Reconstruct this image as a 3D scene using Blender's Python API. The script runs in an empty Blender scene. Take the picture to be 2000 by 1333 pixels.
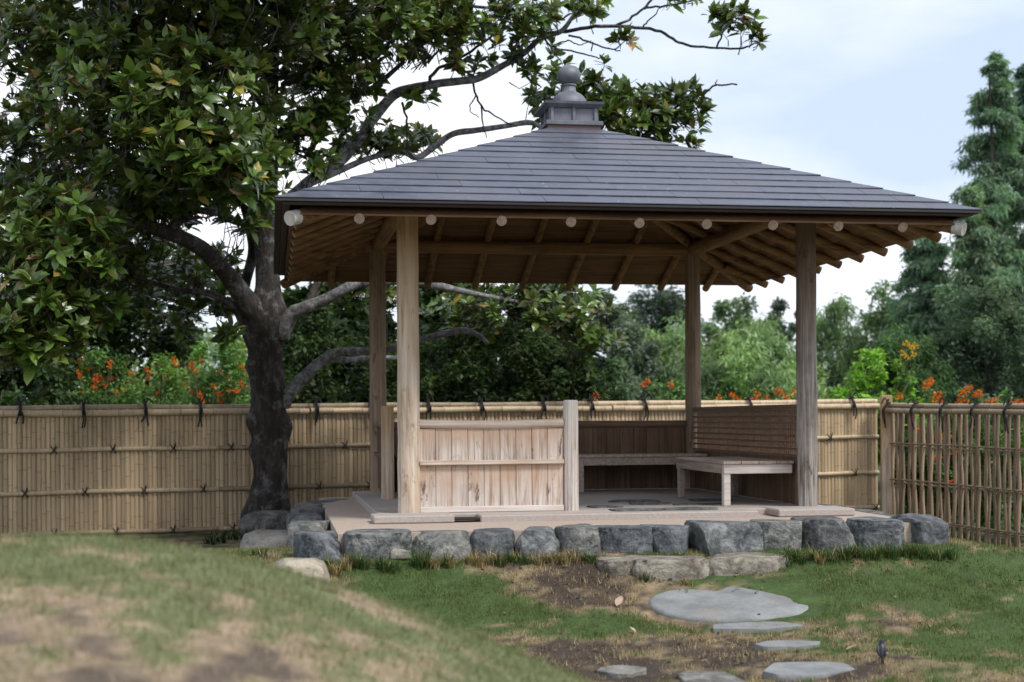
import bpy, math, random
import numpy as np
from mathutils import Vector, Matrix

random.seed(7)
RNG = np.random.default_rng(11)
S = bpy.context.scene
COL = S.collection
PI = math.pi

# ------------------------------------------------------------------ camera, sky, sun
CX, CY, CZ, YAW, F, HOR, ROLL = -2.6412, -12.80, 0.7225, 0.16322, 2859.8, 817.4, -0.00628
cd = bpy.data.cameras.new('camera'); cam = bpy.data.objects.new('camera', cd); COL.objects.link(cam)
cd.sensor_width = 36.0; cd.lens = F / 2000 * 36
cd.shift_y = (HOR - 666.5) / 2000
cd.clip_start = 0.1; cd.clip_end = 600
cam.matrix_world = (Matrix.Translation((CX, CY, CZ)) @ Matrix.Rotation(-YAW, 4, 'Z')
                    @ Matrix.Rotation(PI / 2, 4, 'X') @ Matrix.Rotation(ROLL * -1, 4, 'Z').inverted())
cd.dof.use_dof = True; cd.dof.focus_distance = 11.3; cd.dof.aperture_fstop = 2.2
S.camera = cam

SUN_EL, SUN_AZ = math.radians(51), math.radians(140)      # azimuth measured clockwise from +Y
w = bpy.data.worlds.new('World'); S.world = w; w.use_nodes = True
wn = w.node_tree; wn.nodes.clear()
def wnode(t, **k):
    n = wn.nodes.new(t)
    for a, b in k.items(): setattr(n, a, b)
    return n
sky = wnode('ShaderNodeTexSky', sky_type='NISHITA', sun_disc=False, sun_elevation=SUN_EL, sun_rotation=SUN_AZ)
sky.air_density = 1.0; sky.dust_density = 1.5; sky.ozone_density = 1.5
tc = wnode('ShaderNodeTexCoord')
mp = wnode('ShaderNodeMapping'); mp.inputs['Scale'].default_value = (1.0, 1.0, 2.6); mp.inputs['Location'].default_value = (2.38, 1.1, 0.5)
n1 = wnode('ShaderNodeTexNoise'); n1.inputs['Scale'].default_value = 1.7; n1.inputs['Detail'].default_value = 8; n1.inputs['Roughness'].default_value = 0.55
cr = wnode('ShaderNodeValToRGB')
cr.color_ramp.elements[0].position = 0.40; cr.color_ramp.elements[1].position = 0.68
cr.color_ramp.elements[0].color = (0.0, 0.0, 0.0, 1); cr.color_ramp.elements[1].color = (1, 1, 1, 1)
mx = wnode('ShaderNodeMix', data_type='RGBA')
CLOUD = 11.2
mx.inputs[7].default_value = (CLOUD, CLOUD * 1.0, CLOUD * 1.03, 1)
bg = wnode('ShaderNodeBackground'); bg.inputs['Strength'].default_value = 0.118
wo = wnode('ShaderNodeOutputWorld')
L = wn.links.new
L(tc.outputs['Generated'], mp.inputs[0]); L(mp.outputs[0], n1.inputs['Vector']); L(n1.outputs['Fac'], cr.inputs[0])
L(cr.outputs[0], mx.inputs[0]); 
veil = wnode('ShaderNodeMix', data_type='RGBA'); veil.inputs[0].default_value = 0.82      # thin high veil under the thicker cloud
veil.inputs[7].default_value = (6.7, 7.9, 10.0, 1)
L(sky.outputs[0], veil.inputs[6]); L(veil.outputs[2], mx.inputs[6]); L(mx.outputs[2], bg.inputs[0]); L(bg.outputs[0], wo.inputs[0])

sd = bpy.data.lights.new('sun', 'SUN'); sd.energy = 3.3; sd.angle = math.radians(14); sd.color = (1.0, 0.96, 0.90)
sun = bpy.data.objects.new('sun', sd); COL.objects.link(sun)
sdir = Vector((math.sin(SUN_AZ) * math.cos(SUN_EL), math.cos(SUN_AZ) * math.cos(SUN_EL), math.sin(SUN_EL)))
sun.rotation_euler = sdir.to_track_quat('Z', 'Y').to_euler(); sun.location = (4, -10, 12)

S.view_settings.view_transform = 'Standard'; S.view_settings.look = 'None'
S.view_settings.exposure = -0.02; S.view_settings.gamma = 1; S.view_settings.use_curve_mapping = False
S.render.engine = 'CYCLES'
S.cycles.use_denoising = True
S.cycles.max_bounces = 8; S.cycles.transparent_max_bounces = 4

# ------------------------------------------------------------------ helpers
CAM = np.array([CX, CY, CZ])
def ray(px, py):
    a, b = px - 1000, py - HOR
    u = a * math.cos(ROLL) + b * math.sin(ROLL); v = -a * math.sin(ROLL) + b * math.cos(ROLL)
    X, Z = u / F, -v / F
    return np.array([X * math.cos(YAW) + math.sin(YAW), -X * math.sin(YAW) + math.cos(YAW), Z])
def at(px, py, d): return CAM + ray(px, py) * d            # a point seen in that direction, d metres deep

W = {}                                                       # world location of every parent
def tag(o, label=None, cat=None, group=None, kind=None):
    if label: o['label'] = label
    if cat: o['category'] = cat
    if group: o['group'] = group
    if kind: o['kind'] = kind
    return o
def thing(name, loc, label, cat, group=None):
    o = bpy.data.objects.new(name, None); COL.objects.link(o)
    o.empty_display_size = 0.1; o.location = [float(c) for c in loc]; W[o.name] = np.array(loc, float)
    return tag(o, label, cat, group)
def link(name, me, wloc, parent=None, **k):
    o = bpy.data.objects.new(name, me); COL.objects.link(o)
    wloc = np.array(wloc, float); W[o.name] = wloc
    if parent is not None:
        o.parent = parent; o.location = (wloc - W[parent.name]).tolist()
    else: o.location = wloc.tolist()
    return tag(o, **k) if k else o
def mesh_np(name, V, Fc, mat=None, smooth=False, col=None):
    """V (n,3); Fc: an (m,3) / (m,4) array or a list of mixed faces"""
    me = bpy.data.meshes.new(name)
    V = np.asarray(V, np.float32)
    if isinstance(Fc, np.ndarray):
        k = Fc.shape[1]; m = len(Fc)
        loops = Fc.astype(np.int32).ravel(); starts = np.arange(m, dtype=np.int32) * k
    else:
        m = len(Fc); ln = np.array([len(f) for f in Fc], np.int32)
        loops = np.fromiter((i for f in Fc for i in f), np.int32); starts = (np.cumsum(ln) - ln).astype(np.int32)
    me.vertices.add(len(V)); me.vertices.foreach_set('co', V.ravel())
    me.loops.add(len(loops)); me.loops.foreach_set('vertex_index', loops)
    me.polygons.add(m); me.polygons.foreach_set('loop_start', starts)
    me.polygons.foreach_set('use_smooth', np.full(m, bool(smooth)))
    if col is not None:
        a = me.color_attributes.new('tint', 'FLOAT_COLOR', 'POINT')
        c = np.ones((len(V), 4), np.float32); c[:, :3] = col
        a.data.foreach_set('color', c.ravel())
    me.update(calc_edges=True); me.validate()
    if mat: me.materials.append(mat)
    return me
class MB:
    """collects simple shapes into one mesh"""
    def __init__(s): s.v = []; s.f = []; s.n = 0
    def add(s, V, Fs):
        V = np.asarray(V, float); s.v.append(V); s.f += [tuple(int(i) + s.n for i in f) for f in Fs]; s.n += len(V); return s
    def box(s, c, d, rz=0, bev=0.0):
        x, y, z = d[0] / 2, d[1] / 2, d[2] / 2
        if bev > 0:
            b = min(bev, x * .45, y * .45, z * .45)
            V = []
            for zz, k in ((-z, b), (-z + b, 0), (z - b, 0), (z, b)):
                X, Y = x - k, y - k
                V += [(-X + (b if k == 0 else 0), -Y, zz), (X - (b if k == 0 else 0), -Y, zz), (X, -Y + (b if k == 0 else 0), zz), (X, Y - (b if k == 0 else 0), zz),
                      (X - (b if k == 0 else 0), Y, zz), (-X + (b if k == 0 else 0), Y, zz), (-X, Y - (b if k == 0 else 0), zz), (-X, -Y + (b if k == 0 else 0), zz)]
            Fs = [tuple(range(7, -1, -1)), tuple(range(24, 32))]
            for r in range(3):
                for i in range(8):
                    j = (i + 1) % 8; Fs.append((r * 8 + i, r * 8 + j, r * 8 + 8 + j, r * 8 + 8 + i))
        else:
            V = [(-x, -y, -z), (x, -y, -z), (x, y, -z), (-x, y, -z), (-x, -y, z), (x, -y, z), (x, y, z), (-x, y, z)]
            Fs = [(3, 2, 1, 0), (4, 5, 6, 7), (0, 1, 5, 4), (1, 2, 6, 5), (2, 3, 7, 6), (3, 0, 4, 7)]
        V = np.array(V); c_, s_ = math.cos(rz), math.sin(rz)
        V = np.stack([V[:, 0] * c_ - V[:, 1] * s_, V[:, 0] * s_ + V[:, 1] * c_, V[:, 2]], 1) + np.array(c)
        return s.add(V, Fs)
    def hexa(s, P):                                            # 4 bottom corners then 4 top corners
        return s.add(P, [(3, 2, 1, 0), (4, 5, 6, 7), (0, 1, 5, 4), (1, 2, 6, 5), (2, 3, 7, 6), (3, 0, 4, 7)])
    def tube(s, P, R, n=8, cap=True, wob=0.0, rng=None):
        P = np.asarray(P, float); m = len(P)
        R = np.full(m, R, float) if np.isscalar(R) else np.asarray(R, float)
        T = np.gradient(P, axis=0); T /= np.linalg.norm(T, axis=1)[:, None] + 1e-9
        ref = np.array([0, 0, 1.]) if abs(T[0, 2]) < .9 else np.array([1., 0, 0])
        V = []
        u = np.cross(T[0], ref); u /= np.linalg.norm(u)
        for i in range(m):
            u = u - T[i] * np.dot(u, T[i]); u /= np.linalg.norm(u) + 1e-9
            v = np.cross(T[i], u)
            a = np.arange(n) * 2 * PI / n
            r = R[i] * (1 + (wob * (rng.random(n) - .5) * 2 if rng is not None else 0))
            V.append(P[i] + (np.cos(a) * r)[:, None] * u + (np.sin(a) * r)[:, None] * v)
        V = np.concatenate(V); Fs = []
        for i in range(m - 1):
            for j in range(n):
                k = (j + 1) % n; Fs.append((i * n + j, i * n + k, i * n + n + k, i * n + n + j))
        if cap:
            Fs.append(tuple(range(n - 1, -1, -1))); Fs.append(tuple(range((m - 1) * n, m * n)))
        return s.add(V, Fs)
    def lathe(s, prof, c=(0, 0, 0), n=20):                     # prof (r, z)
        V = []; Fs = []
        for r, z in prof:
            a = np.arange(n) * 2 * PI / n
            V.append(np.stack([c[0] + r * np.cos(a), c[1] + r * np.sin(a), np.full(n, c[2] + z)], 1))
        for i in range(len(prof) - 1):
            for j in range(n):
                k = (j + 1) % n; Fs.append((i * n + j, i * n + k, i * n + n + k, i * n + n + j))
        Fs.append(tuple(range(n - 1, -1, -1))); Fs.append(tuple(range((len(prof) - 1) * n, len(prof) * n)))
        return s.add(np.concatenate(V), Fs)
    def mesh(s, name, mat, smooth=False, origin=None):
        V = np.concatenate(s.v)
        if origin is not None: V = V - np.array(origin)
        me = mesh_np(name, V, s.f, mat)
        if smooth:
            me.polygons.foreach_set('use_smooth', np.ones(len(me.polygons), bool)); me.set_sharp_from_angle(angle=math.radians(45))
        return me
    def build(s, name, mat, parent=None, smooth=False, **k):
        V = np.concatenate(s.v); o = (V.min(0) + V.max(0)) / 2
        return link(name, s.mesh(name, mat, smooth, o), o, parent, **k)
def smoothpath(P, R, k=5):
    P = np.asarray(P, float); R = np.asarray(R, float); n = len(P)
    A = np.vstack([2 * P[0] - P[1], P, 2 * P[-1] - P[-2]]); out = []; ro = []
    for i in range(n - 1):
        p0, p1, p2, p3 = A[i], A[i + 1], A[i + 2], A[i + 3]
        for j in range(k):
            t = j / k
            out.append(.5 * ((2 * p1) + (-p0 + p2) * t + (2 * p0 - 5 * p1 + 4 * p2 - p3) * t * t + (-p0 + 3 * p1 - 3 * p2 + p3) * t ** 3))
            ro.append(R[i] * (1 - t) + R[i + 1] * t)
    out.append(P[-1]); ro.append(R[-1])
    return np.array(out), np.array(ro)
def hash3(i, j, k, seed):
    h = (i * 374761393 + j * 668265263 + k * 2147483647 + seed * 1274126177) & 0xffffffff
    h = ((h ^ (h >> 13)) * 1274126177) & 0xffffffff
    h = (h ^ (h >> 16)) & 0xffffffff
    return h / 4294967295.0
def vnoise(P, scale=1.0, seed=0):
    P = np.asarray(P, float) * scale; I = np.floor(P).astype(np.int64); f = P - I; f = f * f * (3 - 2 * f)
    out = 0
    for a in (0, 1):
        for b in (0, 1):
            for c in (0, 1):
                wgt = (f[:, 0] if a else 1 - f[:, 0]) * (f[:, 1] if b else 1 - f[:, 1]) * (f[:, 2] if c else 1 - f[:, 2])
                out = out + wgt * hash3(I[:, 0] + a, I[:, 1] + b, I[:, 2] + c, seed)
    return out
def fbm(P, scale=1.0, oct=4, seed=0):
    s = 0; a = 1; t = 0
    for o in range(oct): s = s + a * vnoise(P, scale * 2 ** o, seed + o * 17); t += a; a *= .5
    return s / t
def sstep(a, b, x):
    t = np.clip((np.asarray(x, float) - a) / (b - a), 0, 1); return t * t * (3 - 2 * t)

# ------------------------------------------------------------------ materials
class Mat:
    def __init__(s, name, rough=.7, spec=.5):
        s.m = bpy.data.materials.new(name); s.m.use_nodes = True; s.t = s.m.node_tree
        s.b = s.t.nodes['Principled BSDF']; s.b.inputs['Roughness'].default_value = rough
        s.b.inputs['Specular IOR Level'].default_value = spec
    def n(s, t, **k):
        x = s.t.nodes.new(t)
        for a, b in k.items(): setattr(x, a, b)
        return x
    def l(s, a, b): s.t.links.new(a, b); return s
    def coords(s, scale=(1, 1, 1), rnd=True, kind='Object'):
        c = s.n('ShaderNodeTexCoord'); m = s.n('ShaderNodeMapping'); m.inputs['Scale'].default_value = scale
        if rnd:
            oi = s.n('ShaderNodeObjectInfo'); q = s.n('ShaderNodeVectorMath', operation='SCALE'); q.inputs[0].default_value = (37., 91., 53.)
            s.l(oi.outputs['Random'], q.inputs['Scale'])
            ad = s.n('ShaderNodeVectorMath', operation='ADD'); s.l(c.outputs[kind], m.inputs[0]); s.l(m.outputs[0], ad.inputs[0]); s.l(q.outputs[0], ad.inputs[1])
            return ad.outputs[0]
        s.l(c.outputs[kind], m.inputs[0]); return m.outputs[0]
    def noise(s, vec, scale, detail=5, rough=.6, dist=0):
        x = s.n('ShaderNodeTexNoise'); s.l(vec, x.inputs['Vector'])
        x.inputs['Scale'].default_value = scale; x.inputs['Detail'].default_value = detail; x.inputs['Roughness'].default_value = rough; x.inputs['Distortion'].default_value = dist
        return x.outputs['Fac']
    def ramp(s, fac, stops):
        x = s.n('ShaderNodeValToRGB'); e = x.color_ramp.elements
        while len(e) < len(stops): e.new(.5)
        for q, (p, c) in zip(e, stops):
            q.position = p; q.color = (c, c, c, 1) if np.isscalar(c) else (*c, 1)
        s.l(fac, x.inputs[0]); return x.outputs[0]
    def mix(s, fac, a, b, mode='MIX'):
        x = s.n('ShaderNodeMix', data_type='RGBA', blend_type=mode)
        for v, i in ((fac, 0), (a, 6), (b, 7)):
            if hasattr(v, 'is_linked'): s.l(v, x.inputs[i])
            elif i == 0: x.inputs[0].default_value = v
            else: x.inputs[i].default_value = (*v, 1)
        return x.outputs[2]
    def math(s, op, a, b=0.0):
        x = s.n('ShaderNodeMath', operation=op)
        for v, i in ((a, 0), (b, 1)):
            if hasattr(v, 'is_linked'): s.l(v, x.inputs[i])
            else: x.inputs[i].default_value = v
        return x.outputs[0]
    def rand(s): return s.n('ShaderNodeObjectInfo').outputs['Random']
    def color(s, c):
        if hasattr(c, 'is_linked'): s.l(c, s.b.inputs['Base Color'])
        else: s.b.inputs['Base Color'].default_value = (*c, 1)
        return s
    def bump(s, h, strength=.4, dist=.01):
        x = s.n('ShaderNodeBump'); x.inputs['Strength'].default_value = strength; x.inputs['Distance'].default_value = dist
        s.l(h, x.inputs['Height']); s.l(x.outputs[0], s.b.inputs['Normal']); return s

def wood(name, dark, mid, light, axis=2, grain=60, rough=.75, var=.25, spots=None, top=None, bumpd=.003, brown=None, rings=0):
    m = Mat(name, rough, .3); sc = [grain, grain, grain]; sc[axis] = grain * .035
    v = m.coords(tuple(sc)); v2 = m.coords((3, 3, 3))
    g = m.noise(v, 1.0, 6, .65, .4)
    c = m.ramp(g, [(.37, dark), (.5, mid), (.64, light)])
    if rings:                                                  # growth rings cut lengthwise: contour lines of a stretched noise
        sr = [rings] * 3; sr[axis] = rings * .11
        rn = m.noise(m.coords(tuple(sr)), 1.0, 1.5, .4, .3)
        fr_n = m.math('FRACT', m.math('MULTIPLY', rn, 26.0))
        c = m.mix(m.ramp(fr_n, [(.0, .5), (.22, .1), (.5, 0.), (.9, .05), (1., .45)]), c, dark)
    big = m.noise(v2, 1.0, 4, .6)
    c = m.mix(m.ramp(big, [(.35, 0.), (.7, .55)]), c, light)
    if top is not None:                                        # warmer timber colour towards the top edge, broken by streaks
        tcn = m.n('ShaderNodeTexCoord'); sp = m.n('ShaderNodeSeparateXYZ'); m.l(tcn.outputs['Generated'], sp.inputs[0])
        sk = m.noise(m.coords((26, 26, 1.3)), 1.0, 4, .6)
        k = m.math('ADD', m.math('MULTIPLY', sp.outputs[2], .30), m.math('ADD', m.math('MULTIPLY', m.noise(v2, 1.6, 4), .40), m.math('MULTIPLY', sk, .30)))
        c = m.mix(m.ramp(k, [(.42, 0.), (.62, .85)]), c, m.mix(g, top, mid))
        c = m.mix(m.ramp(sk, [(.28, .6), (.42, 0.)]), c, dark)
    if brown is not None:                                      # browner towards the top, paler towards the foot
        tcn = m.n('ShaderNodeTexCoord'); sp = m.n('ShaderNodeSeparateXYZ'); m.l(tcn.outputs['Generated'], sp.inputs[0])
        sk = m.noise(m.coords((14, 14, .9)), 1.0, 4, .6)
        k = m.math('ADD', m.math('MULTIPLY', sp.outputs[2], .55), m.math('MULTIPLY', sk, .45))
        c = m.mix(m.ramp(k, [(brown[1], 0.), (brown[2], .9)]), c, m.mix(g, tuple(.6 * q for q in brown[0]), brown[0]))
    if spots is not None:
        s3 = list((9, 9, 9)); s3[axis] = 2.6
        sp_ = m.noise(m.coords(tuple(s3)), 1.0, 5, .7, .5)
        c = m.mix(m.ramp(sp_, [(.585, 0.), (.66, .9)]), c, spots)
    rv = m.math('ADD', m.math('MULTIPLY', m.rand(), var * 2), 1 - var)
    hs = m.n('ShaderNodeHueSaturation'); m.l(rv, hs.inputs['Value']); m.l(c, hs.inputs['Color'])
    m.color(hs.outputs[0]); m.bump(g, .7, bumpd)
    return m.m
M = {}
M['post'] = wood('post_wood', (.26, .18, .115), (.50, .385, .28), (.66, .58, .49), 2, 34, .7, .06, spots=(.27, .165, .09), rings=1.6, brown=((.50, .31, .15), .40, .78))
M['post_dark'] = wood('weathered_post_wood', (.04, .03, .024), (.13, .10, .078), (.42, .39, .365), 2, 34, .75, .05, spots=(.05, .036, .028), bumpd=.006, brown=((.17, .11, .07), .42, .66))
M['inner_post'] = wood('brown_post_wood', (.13, .09, .06), (.24, .17, .115), (.34, .255, .185), 2, 40, .7, .05, spots=(.13, .085, .055))
M['plank'] = wood('bleached_plank', (.23, .145, .095), (.53, .44, .37), (.66, .605, .565), 2, 46, .75, .08, spots=(.13, .075, .05), top=(.52, .27, .12), rings=3.2)
M['short_post'] = wood('bleached_post_wood', (.31, .255, .21), (.50, .44, .385), (.64, .59, .55), 2, 44, .75, .05, spots=(.33, .26, .21))
M['rail'] = wood('rail_wood', (.27, .18, .115), (.44, .33, .25), (.60, .52, .46), 0, 46, .7, .08)
for ax_, nm in ((0, 'across'), (1, 'deep')):
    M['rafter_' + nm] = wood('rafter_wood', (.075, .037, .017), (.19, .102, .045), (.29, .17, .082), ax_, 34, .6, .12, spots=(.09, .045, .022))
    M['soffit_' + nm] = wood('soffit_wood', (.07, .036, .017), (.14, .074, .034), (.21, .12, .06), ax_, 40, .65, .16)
M['dark_plank'] = wood('stained_plank', (.06, .032, .019), (.125, .072, .042), (.19, .118, .072), 2, 44, .65, .18)
M['dark_rail'] = wood('stained_rail', (.08, .045, .028), (.15, .09, .056), (.22, .14, .09), 0, 44, .6, .1)
M['bench'] = wood('bench_wood', (.20, .14, .10), (.33, .25, .19), (.46, .38, .32), 1, 44, .6, .10)
M['bench_pale'] = wood('bleached_bench_wood', (.40, .33, .28), (.55, .48, .43), (.68, .62, .58), 0, 44, .65, .06)
m = Mat('white_end_paint', .6); m.color(m.ramp(m.noise(m.coords((6, 6, 6)), 3), [(.3, (.42, .39, .36)), (.7, (.66, .64, .62))])); M['white'] = m.m
m = Mat('end_grain', .7)
m.color(m.ramp(m.noise(m.coords((20, 20, 20)), 2, 4), [(.3, (.26, .18, .13)), (.7, (.44, .345, .275))])); M['endgrain'] = m.m

m = Mat('shingle_metal', .46, .5)
gp = m.n('ShaderNodeNewGeometry').outputs['Position']
g = m.noise(gp, 2.2, 7, .65); g3 = m.noise(gp, 14, 4, .6)
c = m.ramp(g, [(.36, (.054, .060, .086)), (.64, (.092, .100, .135))])
c = m.mix(m.ramp(g3, [(.54, 0.), (.70, .35)]), c, (.15, .15, .17))
c = m.mix(m.ramp(m.noise(gp, 1.1, 5, .6), [(.52, 0.), (.68, .35)]), c, (.085, .068, .062))
c = m.mix(m.ramp(m.noise(gp, 26, 2, .5), [(.73, 0.), (.76, .8)]), c, (.42, .42, .42))
hs = m.n('ShaderNodeHueSaturation'); m.l(m.math('ADD', m.math('MULTIPLY', m.rand(), .08), .96), hs.inputs['Value']); m.l(c, hs.inputs['Color'])
m.color(hs.outputs[0]); m.l(m.ramp(g, [(.36, .34), (.64, .52)]), m.b.inputs['Roughness']); m.bump(g3, .3, .006); M['shingle'] = m.m
m = Mat('eave_metal', .5); m.color(m.ramp(m.noise(m.coords((3, 3, 3)), 2), [(.3, (.016, .013, .016)), (.7, (.028, .023, .028))])); M['eave'] = m.m
m = Mat('fascia_paint', .6); m.color(m.ramp(m.noise(m.coords((3, 3, 9)), 2, 4), [(.3, (.050, .033, .034)), (.7, (.075, .052, .050))])); M['fascia'] = m.m
m = Mat('finial_metal', .55, .5); m.b.inputs['Metallic'].default_value = .25
m.color(m.ramp(m.noise(m.coords((5, 5, 2)), 2, 6), [(.3, (.105, .112, .135)), (.7, (.18, .19, .22))])); M['finial'] = m.m
m = Mat('copper_flashing', .5); m.color((.14, .075, .06)); M['flashing'] = m.m
m = Mat('roof_deck', .8); m.color((.03, .027, .028)); M['deck'] = m.m

def bamboo(name, a, b, node=(.10, .065, .035)):
    m = Mat(name, .5, .4)
    v = m.coords((40, 40, 1.2)); g = m.noise(v, 1, 5, .6)
    c = m.mix(m.ramp(g, [(.3, 0.), (.7, 1.)]), a, b)
    bl = m.noise(m.coords((3, 3, 1.5)), 1, 3)
    c = m.mix(m.ramp(bl, [(.55, 0.), (.75, .18)]), c, (.18, .14, .10))
    hs = m.n('ShaderNodeHueSaturation'); m.l(m.math('ADD', m.math('MULTIPLY', m.rand(), .55), .70), hs.inputs['Value']); m.l(c, hs.inputs['Color'])
    at_ = m.n('ShaderNodeAttribute', attribute_name='tint')
    m.color(m.mix(1.0, hs.outputs[0], at_.outputs['Color'], 'MULTIPLY')); return m.m
M['cane'] = bamboo('split_bamboo', (.39, .285, .17), (.56, .435, .285))
M['pole'] = bamboo('bamboo_pole', (.34, .26, .165), (.50, .40, .27))
M['twigstrip'] = bamboo('woven_strip', (.20, .14, .092), (.33, .24, .165))
m = Mat('black_cord', .85); m.color((.012, .011, .012)); M['cord'] = m.m

def rock(name, a, b, cc, sc=7, rough=.75, tintv=.25):
    m = Mat(name, rough, .4); v = m.coords((1, 1, 1))
    g = m.noise(v, sc, 8, .65, .6); h = m.noise(v, sc * 4, 6, .7)
    c = m.ramp(g, [(.36, a), (.5, b), (.66, cc)])
    c = m.mix(m.ramp(h, [(.50, 0.), (.66, .55)]), c, cc); c = m.mix(m.ramp(h, [(.34, .6), (.46, 0.)]), c, tuple(.6 * q for q in a))
    vein = m.noise(m.coords((2, 2, 9)), 2.2, 5, .6, 1.2)
    c = m.mix(m.ramp(vein, [(.58, 0.), (.66, .35)]), c, b)
    rust = m.noise(v, 3.1, 4); c = m.mix(m.ramp(rust, [(.62, 0.), (.80, .5)]), c, (a[0] * 1.9, a[1] * 1.45, a[2] * 1.0))
    c = m.mix(m.ramp(m.rand(), [(.35, 0.), (.75, .7)]), c, m.mix(1.0, c, (1.18, 1.02, .80), 'MULTIPLY'))
    tg = m.n('ShaderNodeTexCoord'); sz = m.n('ShaderNodeSeparateXYZ'); m.l(tg.outputs['Generated'], sz.inputs[0])    # soil splashed on the foot
    c = m.mix(m.ramp(m.math('SUBTRACT', m.math('ADD', sz.outputs[2], .12), m.math('MULTIPLY', g, .5)), [(.0, .75), (.22, 0.)]), c, (.085, .066, .050))
    hs = m.n('ShaderNodeHueSaturation'); m.l(m.math('ADD', m.math('MULTIPLY', m.rand(), tintv * 2), 1 - tintv), hs.inputs['Value']); m.l(c, hs.inputs['Color'])
    m.color(hs.outputs[0]); m.bump(m.math('ADD', g, m.math('MULTIPLY', h, .5)), 1.0, .045); return m.m
M['stone'] = rock('blue_grey_stone', (.040, .047, .054), (.112, .128, .142), (.28, .30, .315))
M['dark_stone'] = rock('dark_stone', (.036, .041, .048), (.085, .096, .108), (.20, .215, .23))
M['pale_stone'] = rock('pale_stone', (.15, .142, .13), (.26, .25, .23), (.37, .355, .33), 5)
M['step_stone'] = rock('step_stone', (.075, .064, .057), (.165, .166, .160), (.30, .31, .295), 5)
m = Mat('flat_grey_stone', .8, .3); v = m.coords((1, 1, 1)); g = m.noise(v, 5, 7, .6); h = m.noise(v, 38, 5, .7)
c = m.ramp(g, [(.36, (.165, .172, .172)), (.64, (.255, .265, .262))]); c = m.mix(m.ramp(h, [(.36, .35), (.48, 0.)]), c, (.14, .145, .14)); c = m.mix(m.ramp(m.noise(v, 2.4, 4), [(.58, 0.), (.66, .5)]), c, (.24, .215, .185))
m.color(c); m.bump(m.math('ADD', g, m.math('MULTIPLY', h, .4)), .7, .02); M['flat_stone'] = m.m
m = Mat('gap_shade_black', .9); m.color((.012, .011, .011)); M['gap_black'] = m.m
m = Mat('sand_floor', .9, .2)
g = m.noise(m.coords((1, 1, 1), False), 90, 3, .7); g2 = m.noise(m.coords((1, 1, 1), False), 2.5, 4)
m.color(m.mix(m.ramp(g2, [(.35, 0.), (.7, .5)]), m.ramp(g, [(.3, (.30, .235, .185)), (.6, (.46, .375, .31)), (.8, (.56, .48, .41))]), (.40, .345, .30))); m.bump(g, .5, .004); M['sand'] = m.m
m = Mat('concrete', .85, .3)
g = m.noise(m.coords((1, 1, 1)), 40, 5, .7); g2 = m.noise(m.coords((1, 1, 1)), 3, 4)
m.color(m.mix(m.ramp(g2, [(.35, 0.), (.7, .6)]), m.ramp(g, [(.3, (.30, .265, .24)), (.7, (.44, .40, .375))]), (.36, .30, .26))); m.bump(g, .4, .003); M['concrete'] = m.m

def attr_mat(name, rough=.9, spec=.2, noise=.35, sc=30, bumpd=.02):
    m = Mat(name, rough, spec); a = m.n('ShaderNodeAttribute', attribute_name='tint')
    g = m.noise(m.coords((1, 1, 1), False), sc, 6, .7)
    k = m.ramp(g, [(.25, 1 - noise), (.75, 1 + noise)])
    m.color(m.mix(1.0, a.outputs['Color'], k, 'MULTIPLY')); m.bump(g, .6, bumpd); return m.m
M['ground'] = attr_mat('soil_and_turf')
def leaf_mat(name, rough=.4, under=None, trans=.2, spec=.5):
    m = Mat(name, rough, spec); a = m.n('ShaderNodeAttribute', attribute_name='tint'); c = a.outputs['Color']
    if under is not None:
        ge = m.n('ShaderNodeNewGeometry'); c = m.mix(ge.outputs['Backfacing'], c, under)
    m.color(c)
    if trans > 0:
        t = m.n('ShaderNodeBsdfTranslucent'); m.l(m.mix(1.0, c, (1.0, 1.15, .5), 'MULTIPLY'), t.inputs['Color'])
        mxs = m.n('ShaderNodeMixShader'); mxs.inputs[0].default_value = trans
        m.l(m.b.outputs[0], mxs.inputs[1]); m.l(t.outputs[0], mxs.inputs[2]); m.l(mxs.outputs[0], m.t.nodes['Material Output'].inputs[0])
    return m.m
M['magnolia'] = leaf_mat('magnolia_leaf', .29, (.095, .112, .032), .22, .5)
M['bgleaf'] = leaf_mat('soft_leaf', .55, None, .38, .3)
M['grass'] = leaf_mat('grass_blade', .6, None, .25, .25)
M['petal'] = leaf_mat('petal', .6, None, .3, .2)
m = Mat('grey_bark', .9, .2)
v = m.coords((9, 9, 3), False); g = m.noise(v, 1.2, 8, .7, .5); h = m.noise(m.coords((30, 30, 12), False), 1, 5, .7)
c = m.ramp(g, [(.3, (.024, .020, .018)), (.5, (.052, .044, .039)), (.66, (.105, .095, .088))])
li = m.noise(m.coords((5, 5, 5), False), 1.5, 5, .7)
c = m.mix(m.ramp(li, [(.52, 0.), (.64, .7)]), c, (.22, .225, .225))
c = m.mix(m.ramp(h, [(.3, .5), (.6, 0.)]), c, (.02, .018, .017))
m.color(c); m.bump(m.math('ADD', g, m.math('MULTIPLY', h, .6)), 1.0, .03); M['bark'] = m.m
m = Mat('lichen_bark', .9, .2)
v = m.coords((14, 14, 14), False); g = m.noise(v, 1.2, 8, .7)
m.color(m.ramp(g, [(.35, (.05, .047, .047)), (.5, (.17, .17, .175)), (.66, (.34, .345, .36))])); m.bump(g, .9, .012); M['limb'] = m.m
m = Mat('brown_bark', .9, .2); g = m.noise(m.coords((6, 6, 2)), 2, 6)
m.color(m.ramp(g, [(.3, (.035, .028, .022)), (.7, (.10, .085, .07))])); M['bgbark'] = m.m
m = Mat('bird_plumage', .45, .5); g = m.noise(m.coords((40, 40, 40)), 1, 3)
m.color(m.ramp(g, [(.3, (.012, .011, .016)), (.7, (.035, .032, .045))])); M['bird'] = m.m
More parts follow.
